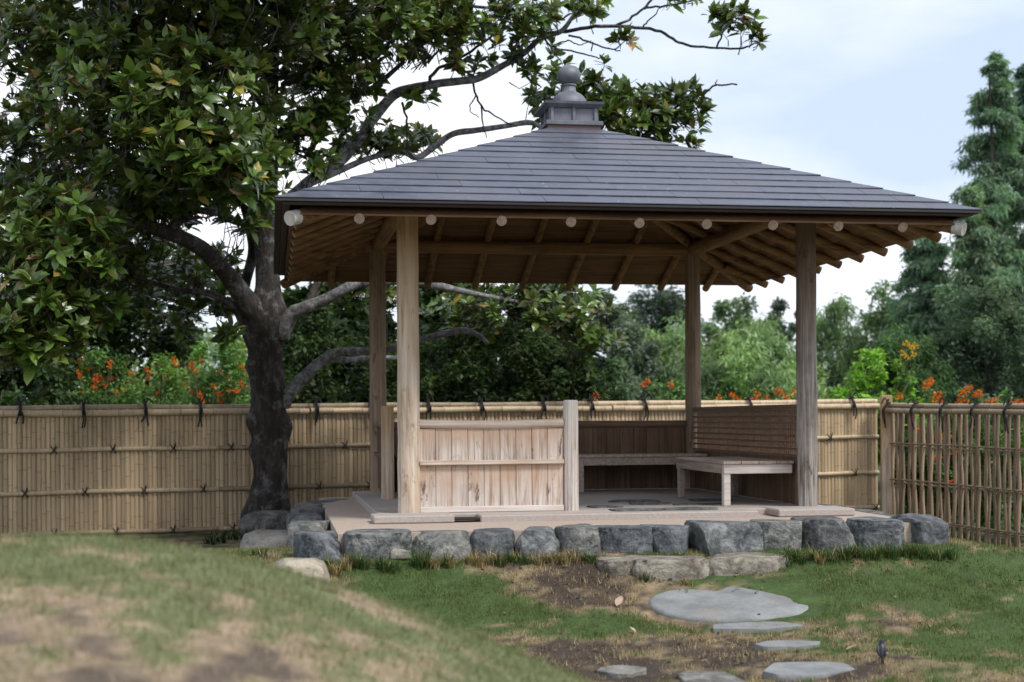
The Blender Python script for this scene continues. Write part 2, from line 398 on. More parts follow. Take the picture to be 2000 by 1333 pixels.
m = Mat('pale_feather', .7); m.color((.45, .44, .43)); M['palefeather'] = m.m
m = Mat('seed_cone', .8); m.color(m.ramp(m.noise(m.coords((60, 60, 60)), 1, 3), [(.3, (.22, .13, .08)), (.7, (.42, .29, .20))])); M['cone'] = m.m
m = Mat('dry_leaf', .7); m.color(m.ramp(m.noise(m.coords((20, 20, 20)), 1, 4), [(.3, (.26, .17, .11)), (.7, (.46, .35, .27))])); M['dryleaf'] = m.m

# ------------------------------------------------------------------ terrain
def gz(x, y):
    x = np.asarray(x, float); y = np.asarray(y, float)
    front = np.interp(y, [-40, -14, -6, -5, -4.2, -3.5, -3.1, -2.6, 0, 1.5, 3.5, 8, 40], [-.8, -.72, -.60, -.585, -.485, -.345, -.205, -.19, -.38, -.45, -.50, -.62, -.9])
    # smooth the corners a little with a second, shifted look-up
    front = .5 * front + .25 * (np.interp(y - .12, [-40, -14, -6, -5, -4.2, -3.5, -3.1, -2.6, 0, 1.5, 3.5, 8, 40], [-.8, -.72, -.60, -.585, -.485, -.345, -.205, -.19, -.38, -.45, -.50, -.62, -.9])
                          + np.interp(y + .12, [-40, -14, -6, -5, -4.2, -3.5, -3.1, -2.6, 0, 1.5, 3.5, 8, 40], [-.8, -.72, -.60, -.585, -.485, -.345, -.205, -.19, -.38, -.45, -.50, -.62, -.9]))
    r = np.clip(x - 2.3, 0, 3.2)
    drop = .17 * r * sstep(-6, -3, y) * (1 - .4 * sstep(1, 5, y))
    un = .03 * (np.sin(x * 2.3 + y * 1.1) * np.sin(y * 1.9 - x * .7))
    return front - drop + un * sstep(-2.6, -4.2, y)
def gpt(px, py):
    """the point of the ground seen in that direction"""
    r = ray(px, py); d = 4.0
    for _ in range(4000):
        p = CAM + r * d
        if p[2] < gz(p[0], p[1]): return p
        d += .01
    return p
def axis(a0, a1, st, far):
    core = np.arange(a0, a1 + st * .5, st); o = [core]
    e = st; x = a1; hi = []
    while x < far: e *= 1.35; x += e; hi.append(x)
    e = st; x = a0; lo = []
    while x > -far: e *= 1.35; x -= e; lo.append(x)
    return np.array(lo[::-1] + list(core) + hi)
# turf patches: (px, py, radius m, greenness push)
PATCH = [(p, r, s) for p, r, s in [
    (gpt(930, 1125), .4, -.55), (gpt(1050, 1150), .5, -.9), (gpt(1160, 1150), .42, -.85), (gpt(1100, 1105), .3, -.7), (gpt(860, 1150), .45, .6), (gpt(760, 1130), .4, .55),
    (gpt(1000, 1205), .5, 1.2), (gpt(1150, 1222), .38, 1.2), (gpt(900, 1175), .4, .9), (gpt(800, 1150), .4, .9), (gpt(1240, 1225), .22, .6), (gpt(1200, 1275), .42, -.95), (gpt(1380, 1260), .42, -.85), (gpt(1080, 1275), .35, -.7), (gpt(1250, 1310), .45, -.6), (gpt(1450, 1290), .3, -.5),
    (gpt(1700, 1120), .7, .75), (gpt(1560, 1130), .45, .8), (gpt(1860, 1130), .7, .5), (gpt(1620, 1170), .25, .6), (gpt(1960, 1190), .5, .5),
    (gpt(1660, 1215), .45, -.18), (gpt(1600, 1240), .35, -.22), (gpt(1750, 1190), .3, -.35), (gpt(1800, 1290), .5, -.05), (gpt(1950, 1300), .35, .45), (gpt(1560, 1310), .35, -.2), (gpt(1700, 1300), .3, .0), (gpt(1880, 1220), .35, .2)]]
def green(x, y):
    """0 bare brown soil .. 1 green turf"""
    x = np.asarray(x, float); y = np.asarray(y, float)
    P = np.stack([x, y, x * 0], 1)
    g = .60 + (fbm(P, 1.8, 4, 3) - .5) * 1.2 + (fbm(P, 6, 3, 9) - .5) * 1.5 + (fbm(P, 22, 2, 15) - .5) * .7
    for p, r, s in PATCH: g = g + s * .52 * np.exp(-((x - p[0]) ** 2 + ((y - p[1]) * .8) ** 2) / (r * r))
    return np.clip(g, 0, 1)
SOIL, STRAW, TURF = np.array([.072, .054, .042]), np.array([.30, .225, .14]), np.array([.075, .120, .038])
def turf_color(g):
    g = np.asarray(g)[:, None]
    a = SOIL * (1 - sstep(.12, .42, g)) + STRAW * sstep(.12, .42, g)
    return a * (1 - sstep(.45, .75, g)) + TURF * sstep(.45, .75, g)
def grid_mesh(name, X, Y, Z, mat, col):
    ny, nx = X.shape; V = np.stack([X.ravel(), Y.ravel(), Z.ravel()], 1)
    i = np.arange(nx * ny).reshape(ny, nx)
    Fq = np.stack([i[:-1, :-1].ravel(), i[:-1, 1:].ravel(), i[1:, 1:].ravel(), i[1:, :-1].ravel()], 1)
    return mesh_np(name, V, Fq, mat, True, col)
xs = axis(-4.5, 6.0, .07, 260); ys = axis(-7.0, 5.5, .07, 260)
X, Y = np.meshgrid(xs, ys); Z = gz(X.ravel(), Y.ravel())
Pn = np.stack([X.ravel(), Y.ravel(), 0 * Z], 1)
gr_ = green(X.ravel(), Y.ravel())
Z = Z + (fbm(Pn, 6, 4, 5) - .5) * .035 * (np.abs(X.ravel()) < 8)
tint = turf_color(gr_) * (.35 + .75 * fbm(Pn, 16, 3, 2))[:, None]
under_tree = ((X.ravel() < 2.0) & (Y.ravel() > -2.4)) | (X.ravel() < -2.6)
tint[(Y.ravel() > 4.5)] = np.array([.035, .05, .02])
ground = link('ground', grid_mesh('ground', X, Y, Z.reshape(X.shape), M['ground'], tint), (0, 0, 0), kind='structure',
              label='patchy lawn and bare soil around the pavilion')

# the grassy mound close to the camera, on the left
FW = np.array([math.sin(YAW), math.cos(YAW)]); RT = np.array([math.cos(YAW), -math.sin(YAW)])
MPX = np.array([-700, -350, 0, 100, 200, 300, 400, 500, 600, 700, 800, 900, 1000, 1100, 1180, 1300, 1450])
MPY = np.array([1120, 1060, 1033, 1029, 1032, 1044, 1060, 1084, 1111, 1141, 1176, 1216, 1257, 1303, 1342, 1400, 1480])
DR = 5.0
RU = (MPX - 1000) / F * DR; RH = CZ - (MPY - HOR - (MPX - 1000) * -ROLL * -1) / F * DR
def mound_z(u, d):
    h = np.interp(u * (1 - .0 * (d - DR)), RU, RH) + .62            # height over the plain
    h = np.clip(h, 0, None)
    f = np.where(d < DR, 1 - .105 * np.abs(DR - d) ** 1.5, 1 - .42 * (d - DR) - .35 * (d - DR) ** 2)
    h = h * np.clip(f, 0, 1)
    return -.62 + h
def smooth1(z, k=2):
    for _ in range(k):
        z = z.copy(); z[1:-1] = (z[:-2] + 2 * z[1:-1] + z[2:]) / 4; z[:, 1:-1] = (z[:, :-2] + 2 * z[:, 1:-1] + z[:, 2:]) / 4
    return z
us = np.arange(-4.2, 1.1, .05); ds = np.arange(.9, 7.6, .05)
U, D = np.meshgrid(us, ds); MZ = smooth1(mound_z(U, D), 4)
MX = CX + U * RT[0] + D * FW[0]; MY = CY + U * RT[1] + D * FW[1]
edge = np.minimum.reduce([sstep(.9, 1.4, D), 1 - sstep(7.0, 7.5, D), sstep(-4.2, -3.6, U), 1 - sstep(.75, 1.05, U)])
MZ = (MZ - .022) * edge + (-1.0) * (1 - edge)
MPn = np.stack([MX.ravel(), MY.ravel(), 0 * MX.ravel()], 1)
def mound_green(P, d):
    g = .49 + (fbm(P, 3.4, 4, 21) - .5) * 1.7 + (fbm(P, 12, 2, 29) - .5) * 1.0
    return np.clip(g + .45 * sstep(4.0, 4.9, d) - .42 * sstep(3.9, 2.6, d), 0, 1)
MSOIL, MSTRAW, MTURF = np.array([.125, .098, .075]), np.array([.34, .26, .18]), np.array([.165, .18, .088])
def mound_color(g):
    g = np.asarray(g)[:, None]
    a = MSOIL * (1 - sstep(.08, .36, g)) + MSTRAW * sstep(.08, .36, g)
    return a * (1 - sstep(.42, .78, g)) + MTURF * sstep(.42, .78, g)
MZr = MZ.ravel() + (fbm(MPn, 9, 3, 31) - .5) * .03
mg = mound_green(MPn, D.ravel())
link('grassy_mound', grid_mesh('grassy_mound', MX, MY, MZr.reshape(MX.shape), M['ground'], mound_color(mg) * (.55 + .6 * fbm(MPn, 16, 3, 77))[:, None]), (0, 0, 0), kind='structure',
     label='low rounded mound of half dry turf close to the camera')

def blades(name, P, col, h, wd, parent=None, lean=.5, label=None, rng=RNG):
    n = len(P); a = rng.random(n) * 2 * PI; la = rng.random(n) * 2 * PI; ln = rng.random(n) * lean
    hh = h * (.5 + rng.random(n)); ww = wd * (.7 + .6 * rng.random(n))
    dx = np.stack([np.cos(a), np.sin(a), 0 * a], 1) * ww[:, None] / 2
    up = np.stack([np.cos(la) * ln, np.sin(la) * ln, np.sqrt(1 - np.clip(ln, 0, .95) ** 2)], 1) * hh[:, None]
    V = np.empty((n, 3, 3)); V[:, 0] = P - dx; V[:, 1] = P + dx; V[:, 2] = P + up
    C_ = np.repeat(col, 3, 0)
    o = link(name, mesh_np(name, V.reshape(-1, 3), np.arange(n * 3).reshape(-1, 3), M['grass'], False, C_), (0, 0, 0), parent, kind='stuff')
    if label: o['label'] = label
    return o
# lawn blades, none on the stepping stones
STONES = [(*gpt(a, b)[:2], c / 2 + .02, d / 2 + .01) for a, b, c, d in [(1425, 1180, 1.16, 1.00), (1365, 1150, .70, .16), (1474, 1229, .58, .20), (1535, 1265, .42, .20), (1574, 1312, .50, .34), (1384, 1330, .32, .42), (1217, 1318, .28, .22)]]
n = 400000
bx = RNG.uniform(-3.2, 5.2, n); by = RNG.uniform(-6.6, -1.2, n)
g = green(bx, by)
keep = (RNG.random(n) < (.22 + .9 * sstep(.12, .45, g))) & ~((bx > -2.2) & (bx < 2.1) & (by > -2.95))
for (sx0, sy0, sa, sb) in STONES: keep &= ((bx - sx0) / sa) ** 2 + ((by - sy0) / sb) ** 2 > 1
bx, by, g = bx[keep], by[keep], g[keep]
P = np.stack([bx, by, gz(bx, by) - .012], 1)
q = np.clip(g + (RNG.random(len(g)) - .5) * .55, 0, 1)
cc = np.where(q[:, None] > .5, np.array([.122, .160, .048]), np.array([.42, .32, .19])) * (.5 + .8 * RNG.random((len(g), 1)))
blades('lawn_grass', P, cc, .032, .006, lean=.92, label='short lawn grass, green and straw coloured')
# mound blades
n = 150000
u = RNG.uniform(-2.6, 1.0, n); d = RNG.uniform(1.6, 5.9, n)
jx = np.clip((u - us[0]) / .05, 0, len(us) - 1.01); jd = np.clip((d - ds[0]) / .05, 0, len(ds) - 1.01)
Zg = MZr.reshape(MX.shape); ix, iy = jx.astype(int), jd.astype(int); fx, fy = jx - ix, jd - iy
zz = Zg[iy, ix] * (1 - fx) * (1 - fy) + Zg[iy, ix + 1] * fx * (1 - fy) + Zg[iy + 1, ix] * (1 - fx) * fy + Zg[iy + 1, ix + 1] * fx * fy
P = np.stack([CX + u * RT[0] + d * FW[0], CY + u * RT[1] + d * FW[1], zz - .008], 1)
g = mound_green(np.stack([P[:, 0], P[:, 1], 0 * u], 1), d); keep = RNG.random(n) < (.15 + .85 * sstep(.12, .55, g)); P, g = P[keep], g[keep]
q = np.clip(g + (RNG.random(len(g)) - .5) * .5, 0, 1)
cc = np.where(q[:, None] > .5, np.array([.185, .205, .097]), np.array([.40, .31, .21])) * (.6 + .7 * RNG.random((len(g), 1)))
blades('mound_grass', P, cc, .030, .0045, lean=.85, label='short half dry grass on the mound')

# ------------------------------------------------------------------ stones
def cube_sphere(n):
    V = {}; Fs = []; L_ = []
    def vid(p):
        k = tuple(np.round(p, 5))
        if k not in V: V[k] = len(L_); L_.append(p)
        return V[k]
    t = np.tan(np.linspace(-1, 1, n + 1) * PI / 4)
    for ax in range(3):
        for sg in (-1, 1):
            for i in range(n):
                for j in range(n):
                    q = []
                    for a, b in ((i, j), (i + 1, j), (i + 1, j + 1), (i, j + 1)):
                        p = np.zeros(3); p[ax] = sg; p[(ax + 1) % 3] = t[a]; p[(ax + 2) % 3] = t[b]; q.append(vid(p))
                    Fs.append(tuple(q if sg > 0 else q[::-1]))
    P = np.array(L_); return P / np.linalg.norm(P, axis=1)[:, None], np.array(Fs)
CS10, CF10 = cube_sphere(22); CS6, CF6 = cube_sphere(7)
def stone_mesh(name, size, seed, mat, box=.45, chip=5, rough=.10, lo=False, flat_top=None, ang=0):
    P, Fq = (CS6, CF6) if lo else (CS10, CF10)
    rng = np.random.default_rng(seed)
    p = np.sign(P) * np.abs(P) ** box; p = p / np.maximum(1.0, np.linalg.norm(p, axis=1) / 1.45)[:, None]
    for k in range(ang):                                       # broken straight sides in plan
        a = (k + rng.uniform(-.3, .3)) * 2 * PI / ang; nrm = np.array([math.cos(a), math.sin(a), 0]); sd_ = p @ nrm; p = p - np.clip(sd_ - rng.uniform(.62, .88), 0, None)[:, None] * nrm * .93
    p = p * (1 + (fbm(P + seed * 3.7, 1.3, 3, seed) - .5)[:, None] * rough * 3.2)
    for _ in range(chip):
        nrm = rng.normal(size=3); nrm /= np.linalg.norm(nrm); dd = rng.uniform(.78, 1.02)
        s = p @ nrm; ov = np.clip(s - dd, 0, None); p = p - ov[:, None] * nrm * .85
    rdg = 1 - 2 * np.abs(fbm(P * np.array([1, 1, 1.8]) + seed, 2.6, 4, seed + 9) - .5)
    p = p * (1 + (fbm(P + seed, 5, 4, seed + 3) - .5)[:, None] * rough * .9 + (rdg - .8)[:, None] * rough * .8)
    if flat_top is not None:
        z = p[:, 2]; p[:, 2] = np.where(z > flat_top, flat_top + (z - flat_top) * .12, z)
    p = p / np.abs(p).max(0) * np.array(size) / 2
    return mesh_np(name, p, Fq, mat, True)

plat = thing('stone_platform', (0, -.6, -.4), 'raised sandy platform edged with blue grey boulders under the pavilion', 'platform')
b = MB(); b.hexa([(-2.20, -2.86, -.6), (2.06, -2.80, -.6), (2.06, 1.8, -.6), (-2.18, 1.8, -.6), (-2.20, -2.86, -.052), (2.06, -2.80, -.052), (2.06, 1.8, -.052), (-2.18, 1.8, -.052)])
b.build('sand_floor', M['sand'], plat)
def front_x(px, y=-2.95): r = ray(px, 1030); t = (y - CY) / r[1]; return CX + r[0] * t
fr = [(578, 668), (675, 803), (806, 915), (917, 1005), (1006, 1089), (1090, 1166), (1168, 1268), (1271, 1352), (1355, 1479), (1481, 1568), (1570, 1661), (1664, 1756)]
for i, (a, c) in enumerate(fr):
    x0, x1 = front_x(a), front_x(c); wd = x1 - x0
    hgt = [.40, .40, .42, .40, .38, .38, .37, .36, .36, .36, .36, .36][i]; dep = .34 + .05 * ((i * 7) % 3)
    top = [-.015, -.02, -.03, -.015, -.02, -.005, -.012, -.015, .0, .0, -.008, -.005][i]
    yy = -2.86 + .0 * i + (.03 if i % 2 else 0)
    me = stone_mesh('stone', (wd * 1.11, dep + .06, hgt + .04), 40 + i, M['stone'] if i not in (3, 10) else M['dark_stone'], .34, 7, .085, False, .82)
    o = link('stone', me, ((x0 + x1) / 2, yy - .03, top + .002 - hgt / 2), plat)
# big corner boulder on the right, long shoulder stone at left corner
o = link('stone', stone_mesh('stone', (.46, .60, .46), 77, M['dark_stone'], .55, 7, .12), (front_x(1803, -2.7), -2.66, .01 - .23), plat, label='darkest lumpy boulder on the right corner of the platform')
for k, (px, py, sx, sy) in enumerate([(612, 1012, .36, .5), (604, 1000, .34, .55), (606, 990, .34, .55), (618, 982, .36, .6), (640, 976, .4, .6), (668, 972, .42, .5)]):
    r = ray(px, py); t = (-.03 - CZ) / r[2]; p = CAM + r * t
    link('stone', stone_mesh('stone', (sx, sy, .42), 90 + k, M['dark_stone'] if k > 0 else M['stone'], .5, 6, .1, True, .75), (p[0] - .02, p[1] + .1, .0 - .21), plat)
for k in range(5):
    link('stone', stone_mesh('stone', (.40, .62, .42), 110 + k, M['dark_stone'], .5, 6, .1, True, .8), (2.14 + .03 * (k % 2), -2.05 + k * .78, -.03 - .20), plat)
# inner slab, its front strip, the post pads
b = MB(); b.box((-.03, .03, -.03), (3.62, 3.5, .06), bev=.008); b.build('slab', M['concrete'], plat)
b = MB(); b.box((-.02, -1.853, -.033), (2.16, .26, .062), bev=.008); b.build('slab', M['concrete'], plat)
for (x, y, sx, sy) in ((-1.60, -1.83, .60, .34), (1.52, -1.82, .62, .40), (-1.60, 1.62, .5, .36), (1.6, 1.62, .5, .36)):
    b = MB(); b.box((x, y, -.022), (sx, sy, .056), bev=.008); b.build('post_pad', M['concrete'], plat)
for k, (px, py, sx, sy) in enumerate([(1243, 996, .42, .22), (1345, 994, .46, .26), (1268, 984, .40, .24), (1362, 985, .48, .2), (1236, 979, .5, .3), (1390, 977, .4, .3), (1180, 990, .3, .24)]):
    r = ray(px, py); t = (.004 - CZ) / r[2]; p = CAM + r * t
    link('paving_stone', stone_mesh('paving_stone', (sx, sy, .04), 130 + k, M['dark_stone'], .6, 4, .12, True, .5), (p[0], p[1], .001), plat)

b = MB(); b.box((-1.20, -1.86, -.030), (.185, .20, .012)); b.build('gap_shade', M['gap_black'], plat)  # black box painted in as the shade of the gap beside the pad
# boulders, steps and stepping stones that lie on the lawn
def lying(name, mesh, loc, label, cat, group=None): return link(name, mesh, loc, label=label, cat=cat, group=group)
lying('step_boulder', stone_mesh('step_boulder', (.34, .40, .28), 151, M['step_stone'], .42, 5, .08, False, .7), (-.34, -3.22, -.172 - .14), 'smallest step boulder at the left end of the entrance step', 'boulder', 'boulders of the entrance step')
lying('step_boulder', stone_mesh('step_boulder', (.54, .46, .36), 152, M['step_stone'], .38, 7, .09, False, .7), (-.035, -3.27, -.160 - .18), 'middle step boulder, between the smallest and the long rounded one', 'boulder', 'boulders of the entrance step')
lying('step_boulder', stone_mesh('step_boulder', (.66, .46, .36), 153, M['step_stone'], .40, 6, .08, False, .7), (.50, -3.25, -.160 - .18), 'long step boulder with a rounded right end below the platform', 'boulder', 'boulders of the entrance step')
def flat_stone(px, py, sx, sy, h, seed, mat, label, group='stepping stones across the lawn', up=.03, rz=0):
    p = gpt(px, py); slope = (gz(p[0], p[1] + .2) - gz(p[0], p[1] - .2)) / .4
    o = lying('stepping_stone', stone_mesh('stepping_stone', (sx, sy, h), seed, mat, .90, 0, .012, False, .35, 0 if sx > 1 else 5 + seed % 3), (p[0], p[1], p[2] + up - h / 2), label, 'stepping stone', group)
    o.rotation_euler = (math.atan(slope) * .75, 0, rz)
flat_stone(1425, 1180, 1.04, .70, .18, 161, M['flat_stone'], 'largest smooth oval flat stone on the lawn below the step', up=.075)
flat_stone(1365, 1150, .70, .16, .10, 162, M['pale_stone'], 'thin pale stone edge just behind the largest oval stone', up=.02)
flat_stone(1474, 1229, .58, .20, .10, 163, M['flat_stone'], 'narrow grey stepping stone just before the largest oval stone', up=.055)
flat_stone(1535, 1265, .42, .20, .10, 164, M['flat_stone'], 'small narrow stepping stone between bare soil and straw grass', up=.055)
flat_stone(1574, 1312, .50, .34, .14, 165, M['flat_stone'], 'broadest stepping stone at the bottom edge, nearest the bird', up=.065)
flat_stone(1384, 1330, .32, .42, .14, 166, M['step_stone'], 'bluish rounded stepping stone at the bottom edge, middle of three', up=.06)
flat_stone(1217, 1318, .28, .22, .09, 167, M['pale_stone'], 'small pale stepping stone nearest the mound', up=.055)
p = gpt(515, 1075)
lying('boulder', stone_mesh('boulder', (.62, .55, .34), 171, M['pale_stone'], .55, 6, .09), (-2.60, -.55, -.36), 'broad pale layered boulder left of the platform corner', 'boulder')
lying('boulder', stone_mesh('boulder', (.24, .2, .2), 172, M['pale_stone'], .55, 7, .12, True), (-2.36, -1.75, -.36), 'small broken pale rock wedged beside the platform corner', 'boulder')
lying('boulder', stone_mesh('boulder', (.46, .42, .32), 173, M['pale_stone'], .6, 4, .07), at(582, 1140, 9.3), 'smooth pale grey boulder half hidden behind the mound', 'boulder')
lying('boulder', stone_mesh('boulder', (.62, .4, .34), 174, M['dark_stone'], .6, 5, .1), at(520, 1030, 14.9), 'dark low boulder at the foot of the magnolia trunk', 'boulder')
lying('boulder', stone_mesh('boulder', (.15, .12, .09), 175, M['pale_stone'], .6, 5, .1, True), gpt(783, 1093) + np.array([0, 0, .03]), 'small flat tan rock below the front edging stones', 'boulder')

# ------------------------------------------------------------------ the pavilion
pav = thing('garden_pavilion', (0, 0, 0), 'square open timber pavilion with a dark hipped shingle roof and ball finial', 'pavilion')
HS = 1.6
def post(x, y, r, z1, mat, seed):
    rng = np.random.default_rng(seed); zs = np.linspace(0, z1, 14)
    P = np.stack([x + (rng.random(14) - .5) * .006, y + (rng.random(14) - .5) * .006, zs], 1)
    b = MB(); b.tube(P, r * (1.03 - .06 * zs / z1 + (rng.random(14) - .5) * .02), 18, True); return b.build('post', mat, pav, True)
post(-HS, -HS, .085, 2.44, M['post'], 1); post(HS, -HS, .082, 2.44, M['post_dark'], 2)
post(-HS, HS, .082, 2.40, M['inner_post'], 3); post(HS, HS, .080, 2.40, M['inner_post'], 4)
BZ = 2.425
for (a, c) in (((-1.72, -HS, BZ), (1.72, -HS, BZ)), ((-1.72, HS, BZ), (1.72, HS, BZ)), ((-HS, -1.72, BZ - .004), (-HS, 1.72, BZ - .004)), ((HS, -1.72, BZ - .004), (HS, 1.72, BZ - .004))):
    b = MB(); b.tube(np.linspace(a, c, 6), .068, 14); b.build('beam', M['rafter_across' if a[1] == c[1] else 'rafter_deep'], pav, True)
RZ = lambda r: 2.128 + (2.5 - r) * .405                        # centre line of the rafters
def rot4(p, k):
    c, s = [(1, 0), (0, 1), (-1, 0), (0, -1)][k]
    p = np.asarray(p, float); return np.stack([p[..., 0] * c - p[..., 1] * s, p[..., 0] * s + p[..., 1] * c, p[..., 2]], -1)
for k in range(4):                                             # k = 0 is the front: its outward direction is -y
    for i in range(-4, 5):
        x = i * .505; r0 = max(abs(x) + .06, .28); r1 = (2.495, 2.535, 2.53, 2.465)[k]
        P = rot4(np.array([(x, -r0, RZ(r0)), (x, -(r0 + r1) / 2, RZ((r0 + r1) / 2)), (x, -r1, RZ(r1))]), k)
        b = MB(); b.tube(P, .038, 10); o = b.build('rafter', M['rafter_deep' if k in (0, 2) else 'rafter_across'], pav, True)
        e = MB(); d_ = (P[2] - P[0]) / np.linalg.norm(P[2] - P[0]); e.tube(np.array([P[2] - d_ * .004, P[2] + d_ * .003]), .0375, 12); e.build('end_grain', M['endgrain'], o)
    c0 = rot4(np.array([(-.2, -.2, RZ(.2) - .03), (-1.3, -1.3, RZ(1.3) - .03), (-2.5, -2.5, RZ(2.5) - .005)]), k)
    b = MB(); b.tube(c0, [.048, .05, .051], 14); o = b.build('hip_rafter', M['rafter_deep'], pav, True)
    d_ = (c0[2] - c0[1]) / np.linalg.norm(c0[2] - c0[1]); e = MB(); e.tube(np.array([c0[2] - d_ * .075, c0[2] + d_ * .006]), .053, 14)
    if k < 2: e.build('painted_end', M['white'], o, True)
    # lapped boards under the roof
    rs = np.linspace(.25, 2.5, 11)
    for j in range(10):
        ra, rb = rs[j], rs[j + 1] - .020
        if j == 9: rb = 2.5
        za, zb = RZ(ra) + .060, RZ(rb) + .022
        t = .012
        Q = [(-rb, -rb, zb), (rb, -rb, zb), (ra, -ra, za), (-ra, -ra, za), (-rb, -rb, zb + t), (rb, -rb, zb + t), (ra, -ra, za + t), (-ra, -ra, za + t)]
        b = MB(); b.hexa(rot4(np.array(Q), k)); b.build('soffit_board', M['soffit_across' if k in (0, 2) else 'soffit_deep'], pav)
    # metal drip edge
    ro, ri = 2.60, 2.555
    Q = [(-ro, -ro, 2.232), (ro, -ro, 2.232), (ri, -ri, 2.232), (-ri, -ri, 2.232), (-ro, -ro, 2.248), (ro, -ro, 2.248), (ri, -ri, 2.262), (-ri, -ri, 2.262)]
    b = MB(); b.hexa(rot4(np.array(Q), k)); b.build('eave_edge', M['eave'], pav)
    Q = [(-2.552, -2.552, 2.216), (2.552, -2.552, 2.216), (2.502, -2.502, 2.216), (-2.502, -2.502, 2.216), (-2.552, -2.552, 2.25), (2.552, -2.552, 2.25), (2.502, -2.502, 2.26), (-2.502, -2.502, 2.26)]
    b = MB(); b.hexa(rot4(np.array(Q), k)); b.build('fascia_board', M['fascia'], pav)
# roof deck with its shingles
TZ = lambda r: 2.252 + (2.60 - r) * .4235
b = MB()
Vd = [(-2.56, -2.56, TZ(2.56) - .012), (2.56, -2.56, TZ(2.56) - .012), (2.56, 2.56, TZ(2.56) - .012), (-2.56, 2.56, TZ(2.56) - .012), (-.2, -.2, TZ(.2) - .012), (.2, -.2, TZ(.2) - .012), (.2, .2, TZ(.2) - .012), (-.2, .2, TZ(.2) - .012)]
b.add(Vd, [(0, 1, 5, 4), (1, 2, 6, 5), (2, 3, 7, 6), (3, 0, 4, 7), (4, 5, 6, 7)])
roof = b.build('roof', M['deck'], pav)
NR = 13; rr = np.linspace(.235, 2.605, NR + 1); srng = np.random.default_rng(5)
for k in range(4):
    for i in range(NR):
        ra, rb = rr[i] - .02, rr[i + 1]
        jz = srng.uniform(-.003, .003); seams = [rb - .40]
        x = -rb + .35 + .9 * ((i * .37) % 1)
        while x < rb - .75: seams.append(x); x += 1.15
        seams = [s for s in sorted(seams) if -ra + .05 < s < ra - .02]
        xs_ = [None] + seams + [None]
        for j in range(len(xs_) - 1):
            l, r_ = xs_[j], xs_[j + 1]
            xa0, xb0 = (-ra, -rb) if l is None else (l + .003, l + .003)
            xa1, xb1 = (ra, rb) if r_ is None else (r_, r_)
            jr = srng.uniform(-.002, .002); jt = srng.uniform(-.002, .002)
            zi, zo = TZ(ra) + .001, TZ(rb) + .0105 + jz * .6
            Q = [(xb0, -rb - jr, zo - .0055), (xb1, -rb - jr, zo - .0055 + jt), (xa1, -ra, zi - .01), (xa0, -ra, zi - .01), (xb0, -rb - jr, zo), (xb1, -rb - jr, zo + jt), (xa1, -ra, zi), (xa0, -ra, zi)]
            b = MB(); b.hexa(rot4(np.array(Q), k)); b.build('shingle', M['shingle'], roof)
# finial
fz = TZ(.25)
b = MB(); b.box((0, 0, fz + .012), (.47, .47, .05)); fin = b.build('finial', M['flashing'], pav, label='grey metal finial of box, dome and ball on a brown base')
b = MB(); b.box((0, 0, fz + .058), (.51, .51, .04), bev=.006); b.build('flange', M['finial'], fin)
b = MB(); b.box((0, 0, fz + .136), (.41, .41, .122)); b.build('box', M['finial'], fin)
for k in range(4):
    for x in (-.195, 0, .195):
        b = MB(); b.box((x, -.212, fz + .136), (.026, .018, .120)); V = rot4(np.concatenate(b.v), k); b.v = [V]; b.build('box_rib', M['finial'], fin)
b = MB(); b.hexa([(-.225, -.225, fz + .196), (.225, -.225, fz + .196), (.225, .225, fz + .196), (-.225, .225, fz + .196), (-.262, -.262, fz + .225), (.262, -.262, fz + .225), (.262, .262, fz + .225), (-.262, .262, fz + .225)])
b.hexa([(-.262, -.262, fz + .2252), (.262, -.262, fz + .2252), (.262, .262, fz + .2252), (-.262, .262, fz + .2252), (-.268, -.268, fz + .245), (.268, -.268, fz + .245), (.268, .268, fz + .245), (-.268, .268, fz + .245)])
b.build('tray', M['finial'], fin)
zb = fz + .243
dome = [(.165, 0)] + [(.155 * math.cos(a) + .006, .02 + .125 * math.sin(a)) for a in np.linspace(0, 1.15, 8)] + [(.062, .150), (.058, .185), (.068, .19), (.068, .202), (.056, .206)]
b = MB(); b.lathe(dome, (0, 0, zb), 28); b.build('dome', M['finial'], fin, True)
ball = [(.05, .204)] + [(.106 * math.cos(a), .285 + .092 * math.sin(a)) for a in np.linspace(-1.05, 1.25, 12)] + [(.018, .378), (.006, .392)]
b = MB(); b.lathe(ball, (0, 0, zb), 28); b.build('ball', M['finial'], fin, True)

# front panel between the left post and the short round post
def planks(parent, x0, x1, z0, z1, n, along='x', c=-1.6, t=.022, mat='plank', seed=0):
    rng = np.random.default_rng(seed); wd = (x1 - x0) / n
    for i in range(n):
        x = x0 + wd * (i + .5); dy = rng.uniform(-.002, .002); b = MB()
        if along == 'x': b.box((x, c + dy, (z0 + z1) / 2), (wd - .003, t, z1 - z0), bev=.003)
        else: b.box((c + dy, x, (z0 + z1) / 2), (t, wd - .003, z1 - z0), bev=.003)
        b.build('plank', M[mat], parent)
def rounded_rail(parent, a, c, r, mat, name='rail', sag=0, seed=0):
    rng = np.random.default_rng(seed); P = np.linspace(a, c, 12); P[:, 2] += sag * np.linspace(-1, 1, 12) ** 2
    b = MB(); b.tube(P, r * (1 + (rng.random(12) - .5) * .08), 12); return b.build(name, M[mat], parent, True)
def part_empty(name, loc, parent):
    o = bpy.data.objects.new(name, None); COL.objects.link(o); o.parent = parent; o.empty_display_size = .1
    W[o.name] = np.array(loc, float); o.location = (W[o.name] - W[parent.name]).tolist(); return o
fp = part_empty('front_panel', (-1, -1.6, 0), pav)
XL, XR = -1.52, -.395
